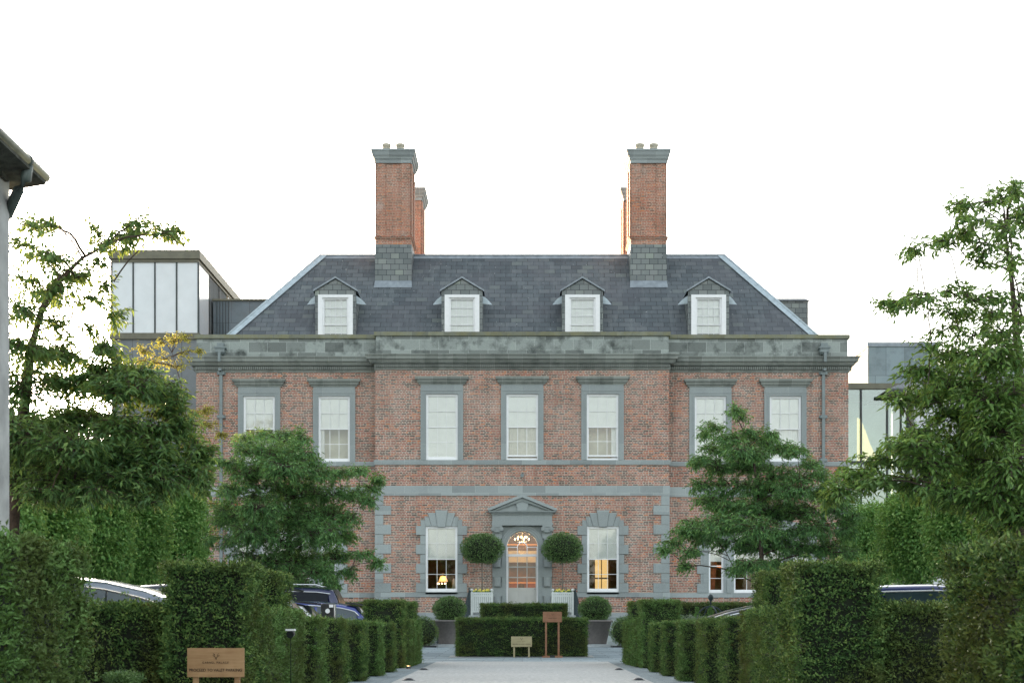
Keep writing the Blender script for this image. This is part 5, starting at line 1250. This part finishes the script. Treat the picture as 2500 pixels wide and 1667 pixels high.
# silver leaved plants and conifers round the obelisk
def bushlet(name, label, cat, x, y, z0, rx, h, n, L, mat, cone=False, group=None):
    t = thing(name, label, cat, (x, y, z0), group)
    v = rng.uniform(0, 1, n); a = rng.uniform(0, 2*pi, n); rad = rng.uniform(.3, 1, n)**.5*rx*((1-v)**.9+.04 if cone else np.sqrt(np.maximum(.05, 1-(v-.35)**2*1.9)))
    p = np.stack([x+rad*np.cos(a), y+rad*np.sin(a), z0+v*h], axis=1); dd = norm(np.stack([np.cos(a), np.sin(a), np.full(n, .7)], axis=1)+rng.normal(scale=.4, size=(n, 3)))
    leaf_mesh('foliage', [leaf_arrays(p, dd, rng.uniform(.7, 1.3, n)*L, L*.4)], M[mat], t, (x, y, z0))
    MB().tube([(x, y, z0), (x, y, z0+h*.7)], [.03, .012], 6).build('stem', M['twig'], t)
bushlet('dwarf_conifer', 'small pointed conifer inside the iron plant dome', 'conifer', (1737-CX)*44/F, 44.2, 0, .28, 1.6, 1800, .06, 'leafmid', True)
bushlet('dwarf_conifer', 'small pointed conifer left of the iron plant dome', 'conifer', (1708-CX)*45/F, 45.6, 0, .27, 1.6, 1800, .06, 'leafmid', True)
for i, (px, d_) in enumerate(((1672, 40.5), (1700, 41.5), (1722, 40.8))):
    bushlet('silver_shrub', f'{["leftmost", "middle", "rightmost"][i]} grey leaved shrub in front of the iron dome', 'shrub', (px-CX)*d_/F, d_, 0, .42, 1.28-.03*i, 1500, .07, 'silverleaf', False, 'grey leaved shrubs')
x, y = (1735-CX)*43.4/F, 43.4
t = thing('plant_dome', 'dark iron hooped plant dome with a ball finial in front of the right wing', 'garden obelisk', (x, y, 0))
for a in (.35, 1.9): 
    g = MB(); pts = [(x+.47*cos(th)*cos(a), y+.47*cos(th)*sin(a), 1.15+.45*sin(th)) for th in [pi*i/16 for i in range(17)]]
    g.tube([(pts[0][0], pts[0][1], 0)]+pts+[(pts[-1][0], pts[-1][1], 0)], .022, 6).build('hoop', M['iron'], t)
g = MB()
for i in range(24): a0, a1 = 2*pi*i/24, 2*pi*(i+1)/24; g.tube([(x+.47*cos(a0), y+.47*sin(a0), 1.0), (x+.47*cos(a1), y+.47*sin(a1), 1.0)], .015, 5, False)
g.build('ring', M['iron'], t)
MB().lathe([(.02, 1.58), (.03, 1.63), (.02, 1.68), (.05, 1.72), (.085, 1.78), (.085, 1.83), (.05, 1.89), (0, 1.91)], (x, y, 0.06), 16).build('finial', M['iron'], t)

# ================================================================= SIGNS
def lettering(txt, x, y, z, size, parent, spacing=1.0, depth=.001):
    cu = bpy.data.curves.new('lettering', 'FONT'); cu.body = txt; cu.size = size; cu.align_x = 'CENTER'; cu.align_y = 'CENTER'; cu.space_character = spacing; cu.extrude = depth; cu.offset = size*.012
    to = bpy.data.objects.new('lettering', cu); COL.objects.link(to); dg = bpy.context.evaluated_depsgraph_get(); dg.update()
    me = bpy.data.meshes.new_from_object(to.evaluated_get(dg)); bpy.data.objects.remove(to)
    o = link('lettering', me, M['ink'], parent); rl = WL[root_of(parent).name]
    o.location = (x-rl[0], y-rl[1], z-rl[2]); o.rotation_euler = (pi/2, 0, 0); return o
def crest(x, y, z, s, parent):
    g = MB()
    for t in (-1, 1):
        g.tube([(x+t*s*.12, y, z), (x+t*s*.35, y, z+s*.2), (x+t*s*.25, y, z+s*.5), (x+t*s*.5, y, z+s*.7)], s*.045, 4); g.tube([(x+t*s*.33, y, z+s*.25), (x+t*s*.6, y, z+s*.38)], s*.035, 4)
    g.tube([(x, y, z-s*.35), (x, y, z+s*.05)], s*.08, 4); g.build('crest', M['ink'], parent)
def sign(name, label, x, y, z0, bw, bh, legh, wood, legw, legx, texts, group=None, foot=False):
    t = thing(name, label, 'sign', (x, y, z0), group)
    b = bevel(MB().box(x-bw/2, x+bw/2, y-.012, y+.012, z0+legh, z0+legh+bh).build('board', M[wood], t), .003)
    for s in (-1, 1): MB().box(x+s*legx-legw/2, x+s*legx+legw/2, y+.013, y+.013+legw, z0-(0 if foot else .02), z0+legh+bh*.8).build('leg', M[wood], t)
    if foot: 
        for s in (-1, 1): MB().box(x+s*legx-.12, x+s*legx+.12, y-.16, y+.2, z0, z0+.06).build('foot', M[wood], t)
    for tx, dz, sz, sp in texts: lettering(tx, x, y-.0135, z0+legh+bh*dz, sz, b, sp)
    return t, b
d = 12.7; wS = 139*d/F; hS = 71*d/F; xS = (527-CX)*d/F; zS = EYE+(CY-1652)*d/F
t, b = sign('valet_sign', 'varnished oak sign reading PROCEED TO VALET PARKING, lower left by the yew block', xS, d, 0, wS, hS, zS, 'signwood', .045, wS*.365,
     [('PROCEED TO VALET PARKING', .24, .0345, 1.0), ('CASHEL PALACE', .5, .024, 1.4)])
crest(xS+.005, d-.015, zS+hS*.68, .05, b)
d = 45.1
t, b = sign('valet_sign', 'short pale wooden sign on two low legs before the wide central hedge', (1273.3-CX)*d/F, d, 0.004, .66, .33, .34, 'palewood', .055, .235,
     [('PROCEED TO VALET PARKING', .25, .042, 1.0), ('CASHEL PALACE', .5, .024, 1.5)])
crest((1273.3-CX)*d/F, d-.016, .34+.33*.74, .07, b)
d = 45.0
t, b = sign('tall_sign', 'tall reddish wooden sign on long legs, right of the short sign', (1348.5-CX)*d/F, d, .004, .6, .33, 1.12, 'redwood', .06, .2,
     [('CASHEL PALACE', .38, .034, 1.1)], None, True)
crest((1348.5-CX)*d/F, d-.016, 1.12+.33*.72, .06, b)
MB().box((1348.5-CX)*d/F-.1, (1348.5-CX)*d/F+.1, d-.14, d+.14, .004, .075).build('weight', M['black'], t)

# EV charging post
d = 27.5; x = (801-CX)*d/F; z1 = EYE+(CY-1472.5)*d/F
t = thing('charging_post', 'black electric car charging post with a white round badge behind the left cubes', 'charging post', (x, d, 0))
g = MB(); g.xz([(x-.1, z1-.5), (x+.1, z1-.5), (x+.125, z1-.4), (x+.135, z1-.05), (x+.12, z1), (x-.12, z1), (x-.135, z1-.05), (x-.125, z1-.4)], d-.07, d+.07); bevel(g.build('charger_body', M['black'], t), .015)
MB().box(x+.128, x+.148, d-.08, d+.08, z1-.5, z1-.02).build('side_trim', M['chrome'], t)
MB().box(x-.05, x+.05, d-.03, d+.03, 0, z1-.48).build('post', M['black'], t)
MB().xz([(x+.045*cos(2*pi*i/24), z1-.145+.045*sin(2*pi*i/24)) for i in range(24)], d-.074, d-.068).build('badge', M['white'], t)
MB().box(x+.03, x+.11, d-.074, d-.068, z1-.075, z1-.02).build('sticker', M['white'], t)
# garden spotlight
d = 15.1; x = (710-CX)*d/F; z = EYE+(CY-1547)*d/F
x = -2.48; d = 2.48*F/565; z = EYE+(CY-1547)*d/F
t = thing('garden_spotlight', 'small dark spotlight with a pale hood on a stake before the left hedge', 'spotlight', (x, d, 0))
MB().tube([(x, d, 0), (x, d, z-.03)], .005, 6).build('stake', M['core'], t)
MB().tube([(x-.005, d-.03, z-.005), (x+.0, d+.05, z+.01)], .04, 14).build('lamp_head', M['black'], t)
MB().box(x-.05, x+.045, d-.05, d+.06, z+.035, z+.055).build('hood', M['white'], t)
# glowing ground uplights
for s, sd in ((-1, 'left'),):
    x, y = s*2.5, 31.3
    if s < 0: x, y = (997-CX)*31.2/F, 31.2
    t = thing('ground_uplight', f'small glowing ground light at the foot of the far {sd} yew block', 'uplight', (x, y, .01), 'glowing ground lights')
    MB().lathe([(.05, .0), (.05, .05), (.04, .055)], (x, y, .01), 12).build('housing', M['black'], t)
    MB().lathe([(0, .06), (.038, .056)], (x, y, .01), 12).build('lens', M['bulb'], t)
    pl = bpy.data.lights.new('uplight_light', 'POINT'); pl.energy = .06; pl.color = (1, .5, .15); pl.shadow_soft_size = .03
    po = bpy.data.objects.new('uplight_light', pl); COL.objects.link(po); po.parent = t; po.location = (0, 0, .12)

# ================================================================= CARS
def car(label, cat, rear_x, yside, facing, paint, L=4.5, H=1.47, W=1.82, style='estate', glassm='carglass', roofm=None, lampm='redlamp', rails=False, group='cars parked behind the hedges'):
    """local: x=0 rear, x=L front, y across, z up. facing -1: rear to the right in the photo"""
    yc = yside+W/2
    t = thing('parked_car', label, cat, (rear_x, yc, 0), group, None, pi if facing < 0 else 0)
    WL[t.name] = (0, 0, 0)
    f = H/1.47; belt = .93*f
    prof = {'estate': [(.02, 0), (.16, .16), (.42, .4), (.75, .47), (1.4, .525), (2.1, .54), (2.7, .5), (3.0, .43), (3.35, .22), (3.62, .02)],
            'fast': [(.1, 0), (.22, .1), (.5, .25), (.85, .37), (1.3, .47), (1.8, .53), (2.4, .54), (2.85, .46), (3.2, .25), (3.5, .02)],
            'van': [(.02, 0), (.1, .3), (.22, .5), (.6, .545), (1.4, .56), (2.4, .55), (3.0, .5), (3.3, .4), (3.6, .22), (3.9, .02)]}[style]
    gh = [(x*L/4.5, z*f) for x, z in prof]
    # lower body loft
    xs = [0, .06, .25, .8, 1.6, 2.6, 3.4, 3.9, 4.25, 4.44, 4.5]; top = [.8, .9, .94, .95, .955, .95, .93, .86, .78, .66, .55]; wf = [.8, .9, .97, 1, 1, 1, 1, .98, .93, .82, .7]; bot = [.4, .3, .22, .2, .2, .2, .2, .2, .22, .26, .3]
    V = []; h = W/2
    for i, x in enumerate(xs):
        w_ = h*wf[i]; tz = top[i]*f; bz = bot[i]
        for yy, zz in ((0, bz), (.85, bz), (.97, bz+.1), (1.0, (bz+tz)*.5), (.985, tz-.16), (.93, tz-.04), (.8, tz), (0, tz+.03)): V.append((x*L/4.5, w_*yy, zz))
        for yy, zz in ((.8, tz), (.93, tz-.04), (.985, tz-.16), (1.0, (bz+tz)*.5), (.97, bz+.1), (.85, bz)): V.append((x*L/4.5, -w_*yy, zz))
    n = 14; Fc = [(i*n+j, i*n+(j+1) % n, (i+1)*n+(j+1) % n, (i+1)*n+j) for i in range(len(xs)-1) for j in range(n)]+[tuple(range(n)), tuple(range((len(xs)-1)*n, len(xs)*n))[::-1]]
    b = MB().add(V, Fc, True); body = b.build('body', paint, t)
    # greenhouse
    V = []; hb, ht = h*.93, h*.68
    def sect(x, z):
        k_ = min(1, z/(.54*f)); wy = hb+(ht-hb)*k_; r_ = .05*min(1, z*3)
        return [(x, wy+.0, belt-.02), (x, hb+(ht-hb)*max(0, k_-.12), belt+max(0, z-.07)), (x, wy-.02, belt+z-.022*min(1, z*6)), (x, wy-.12, belt+z), (x, wy*.5, belt+z+.022*min(1, z*6)), (x, 0, belt+z+.03*min(1, z*6))]
    secs = []
    fine = []
    for i in range(len(gh)-1):
        for k_ in range(3): u = k_/3; fine.append((gh[i][0]*(1-u)+gh[i+1][0]*u, gh[i][1]*(1-u)+gh[i+1][1]*u))
    fine.append(gh[-1])
    for x, z in fine:
        s_ = sect(x, z); secs.append(s_+[(p[0], -p[1], p[2]) for p in s_[-2::-1]])
    V = [p for s_ in secs for p in s_]; n = len(secs[0])
    Fc = [(i*n+j, i*n+j+1, (i+1)*n+j+1, (i+1)*n+j) for i in range(len(secs)-1) for j in range(n-1)]
    MB().add(V, Fc, True).build('roof', roofm or paint, t)
    # side glass: follows the roof curve a little below it
    def zt_at(x):
        for i in range(len(gh)-1):
            if gh[i][0] <= x <= gh[i+1][0]:
                u = (x-gh[i][0])/(gh[i+1][0]-gh[i][0]); return gh[i][1]*(1-u)+gh[i+1][1]*u
        return 0
    x0, x1 = gh[0][0]+(.3 if style != 'fast' else .45), gh[-1][0]-.3
    pil = [x0]+([1.35*L/4.5, 2.4*L/4.5] if style != 'fast' else [1.25*L/4.5, 2.3*L/4.5])+[x1]
    for s in (-1, 1):
        for a, b_ in zip(pil[:-1], pil[1:]):
            if style == 'fast': a -= .022; b_ += .022
            m_ = 12; V = []
            for i in range(m_+1):
                x = a+.035+(b_-a-.07)*i/m_; z = max(.012, zt_at(x)-.1*f)
                wy = lambda q: hb+(ht-hb)*min(1, q/(.54*f))
                V += [(x, s*(wy(0.0)+.012), belt+.01), (x, s*(wy(z+.02)+.012), belt+z)]
            MB().add(V, [(2*i, 2*i+2, 2*i+3, 2*i+1) for i in range(m_)], True).build('side_window', M[glassm], t)
        g = MB(); pts = []
        for i in range(30):
            x = x0-.02+(x1-x0+.04)*i/29; z = max(.01, zt_at(x)-.085*f); pts.append((x, s*(hb+(ht-hb)*min(1, (z+.02)/(.54*f))+.016), belt+z))
        g.tube(pts, .014, 5).build('window_trim', M['chrome'], t)
        if rails: MB().tube([(.5, s*(ht-.06), belt+.56*f), (.7, s*(ht-.06), belt+.61*f), (2.6, s*(ht-.06), belt+.62*f), (2.9, s*(ht-.06), belt+.55*f)], .018, 6).build('roof_rail', M['chrome'], t)
        for wx in (.85*L/4.5, 3.55*L/4.5):
            tl = MB(); n_ = 24; R_ = .33; pr = [(R_*.62, .1), (R_*.97, .1), (R_, .07), (R_, -.07), (R_*.97, -.1), (R_*.62, -.1)]
            V = [(wx+r_*cos(2*pi*k_/n_), s*(h-.08)+y_, R_+r_*sin(2*pi*k_/n_)) for r_, y_ in pr for k_ in range(n_)]
            tl.add(V, [(i*n_+k_, i*n_+(k_+1) % n_, (i+1)*n_+(k_+1) % n_, (i+1)*n_+k_) for i in range(5) for k_ in range(n_)], True)
            wl = tl.build('wheel', M['rubber'], t)
            rm = MB(); V = [(wx+r_*cos(2*pi*k_/n_), s*(h+y_), R_+r_*sin(2*pi*k_/n_)) for r_, y_ in ((R_*.64, .0), (R_*.6, -.03), (R_*.15, -.03), (.0, -.02)) for k_ in range(n_)]
            rm.add(V, [(i*n_+k_, i*n_+(k_+1) % n_, (i+1)*n_+(k_+1) % n_, (i+1)*n_+k_) for i in range(3) for k_ in range(n_)], True); rm.build('rim', M['rim'], wl)
        MB().frus(-.01, .2, s*h*.62 if s > 0 else -h*.95, s*h*.95 if s > 0 else -h*.62, belt-.17, .06, .26, s*h*.7 if s > 0 else -h*.92, s*h*.92 if s > 0 else -h*.7, belt+.03).build('tail_light', M[lampm], t)
        MB().frus(L-.3, L-.03, s*h*.5 if s > 0 else -h*.85, s*h*.85 if s > 0 else -h*.5, .58, L-.35, L-.12, s*h*.55 if s > 0 else -h*.82, s*h*.82 if s > 0 else -h*.55, .72).build('headlight', M['chrome'], t)
        MB().frus(gh[-1][0]-.35, gh[-1][0]-.2, s*(hb-.0) if s > 0 else -(hb+.2), s*(hb+.2) if s > 0 else -hb, belt+.02, gh[-1][0]-.33, gh[-1][0]-.2, s*(hb+.02) if s > 0 else -(hb+.2), s*(hb+.2) if s > 0 else -(hb+.02), belt+.15).build('wing_mirror', paint, t)
    # windscreen and rear glass lie on the greenhouse slopes
    def slope(name, i0, i1, gap=.012):
        V = []
        a, b_ = gh[i0], gh[i1]
        dx, dz = b_[0]-a[0], b_[1]-a[1]; l_ = sqrt(dx*dx+dz*dz); nx, nz = -dz/l_*gap, dx/l_*gap
        idx = range(i0, i1+1); V = []
        for i in idx:
            x, z = gh[i]; k_ = min(1, z/(.54*f)); wy = hb+(ht-hb)*k_-.09
            for q in (-1, -.5, 0, .5, 1): V.append((x+nx, wy*q, belt+z+nz+.03*min(1, z*6)*(1-abs(q))+.002))
        m_ = len(list(idx)); MB().add(V, [(i*5+j, i*5+j+1, (i+1)*5+j+1, (i+1)*5+j) for i in range(m_-1) for j in range(4)], True).build(name, M[glassm], t)
    slope('windscreen', len(gh)-3, len(gh)-1); slope('rear_window', 0, 2)
    if style == 'estate':
        z_ = belt+.44*f; MB().add([(.12, -ht+.04, z_), (.12, ht-.04, z_), (.62, ht-.02, z_+.05), (.62, -ht+.02, z_+.05), (.1, -ht+.04, z_+.03), (.1, ht-.04, z_+.03), (.62, ht-.02, z_+.085), (.62, -ht+.02, z_+.085)],
             [(0, 1, 2, 3), (4, 7, 6, 5), (0, 4, 5, 1), (1, 5, 6, 2), (0, 3, 7, 4)]).build('spoiler', M['black'], t)
    return t
def paint(name, c, m=.3): return plain(name, c, .25, m, .02, 2, 0, 1)
navy = paint('navy_paint', (0.02, 0.03, 0.13)); blue = paint('blue_paint', (0.035, 0.055, 0.24)); silver = paint('silver_paint', (0.2, 0.24, 0.29), .4); white_p = paint('white_paint_car', (0.75, 0.76, 0.76), 0); dark = paint('dark_paint', (0.03, 0.035, 0.045)); dnavy = paint('dark_navy_paint', (0.015, 0.02, 0.07))
car('silver car with a smooth sloping back parked behind the left low hedge', 'car', -3.72, 16.9, -1, silver, 4.6, 1.48, 1.8, 'fast')
car('dark car mostly hidden behind the silver car and the tall yew block', 'car', -3.75, 23.6, -1, dark, 4.7, 1.62, 1.85, 'estate')
car('white hatchback with red tail lamps showing beside the second tall block', 'car', -3.95, 26.9+.9, -1, white_p, 4.2, 1.45, 1.8, 'estate')
car('bright blue hatchback with rear spoiler and chrome window line', 'car', -3.62, 34.0, -1, blue, 4.5, 1.55, 1.85, 'estate')
car('dark blue van with a pale roof under the left mid tree', 'van', -4.75, 37.4-.2, -1, dnavy, 4.9, 1.97, 1.9, 'van', glassm='privacy', rails=True)
car('dark car with a curved roofline behind the right row of cubes', 'car', 3.75, 31.2, 1, dark, 4.5, 1.43, 1.8, 'fast')
car('navy car with reddish reflections on its roof, right of the front right block', 'car', 3.9, 20.6, 1, navy, 4.6, 1.5, 1.83, 'estate')
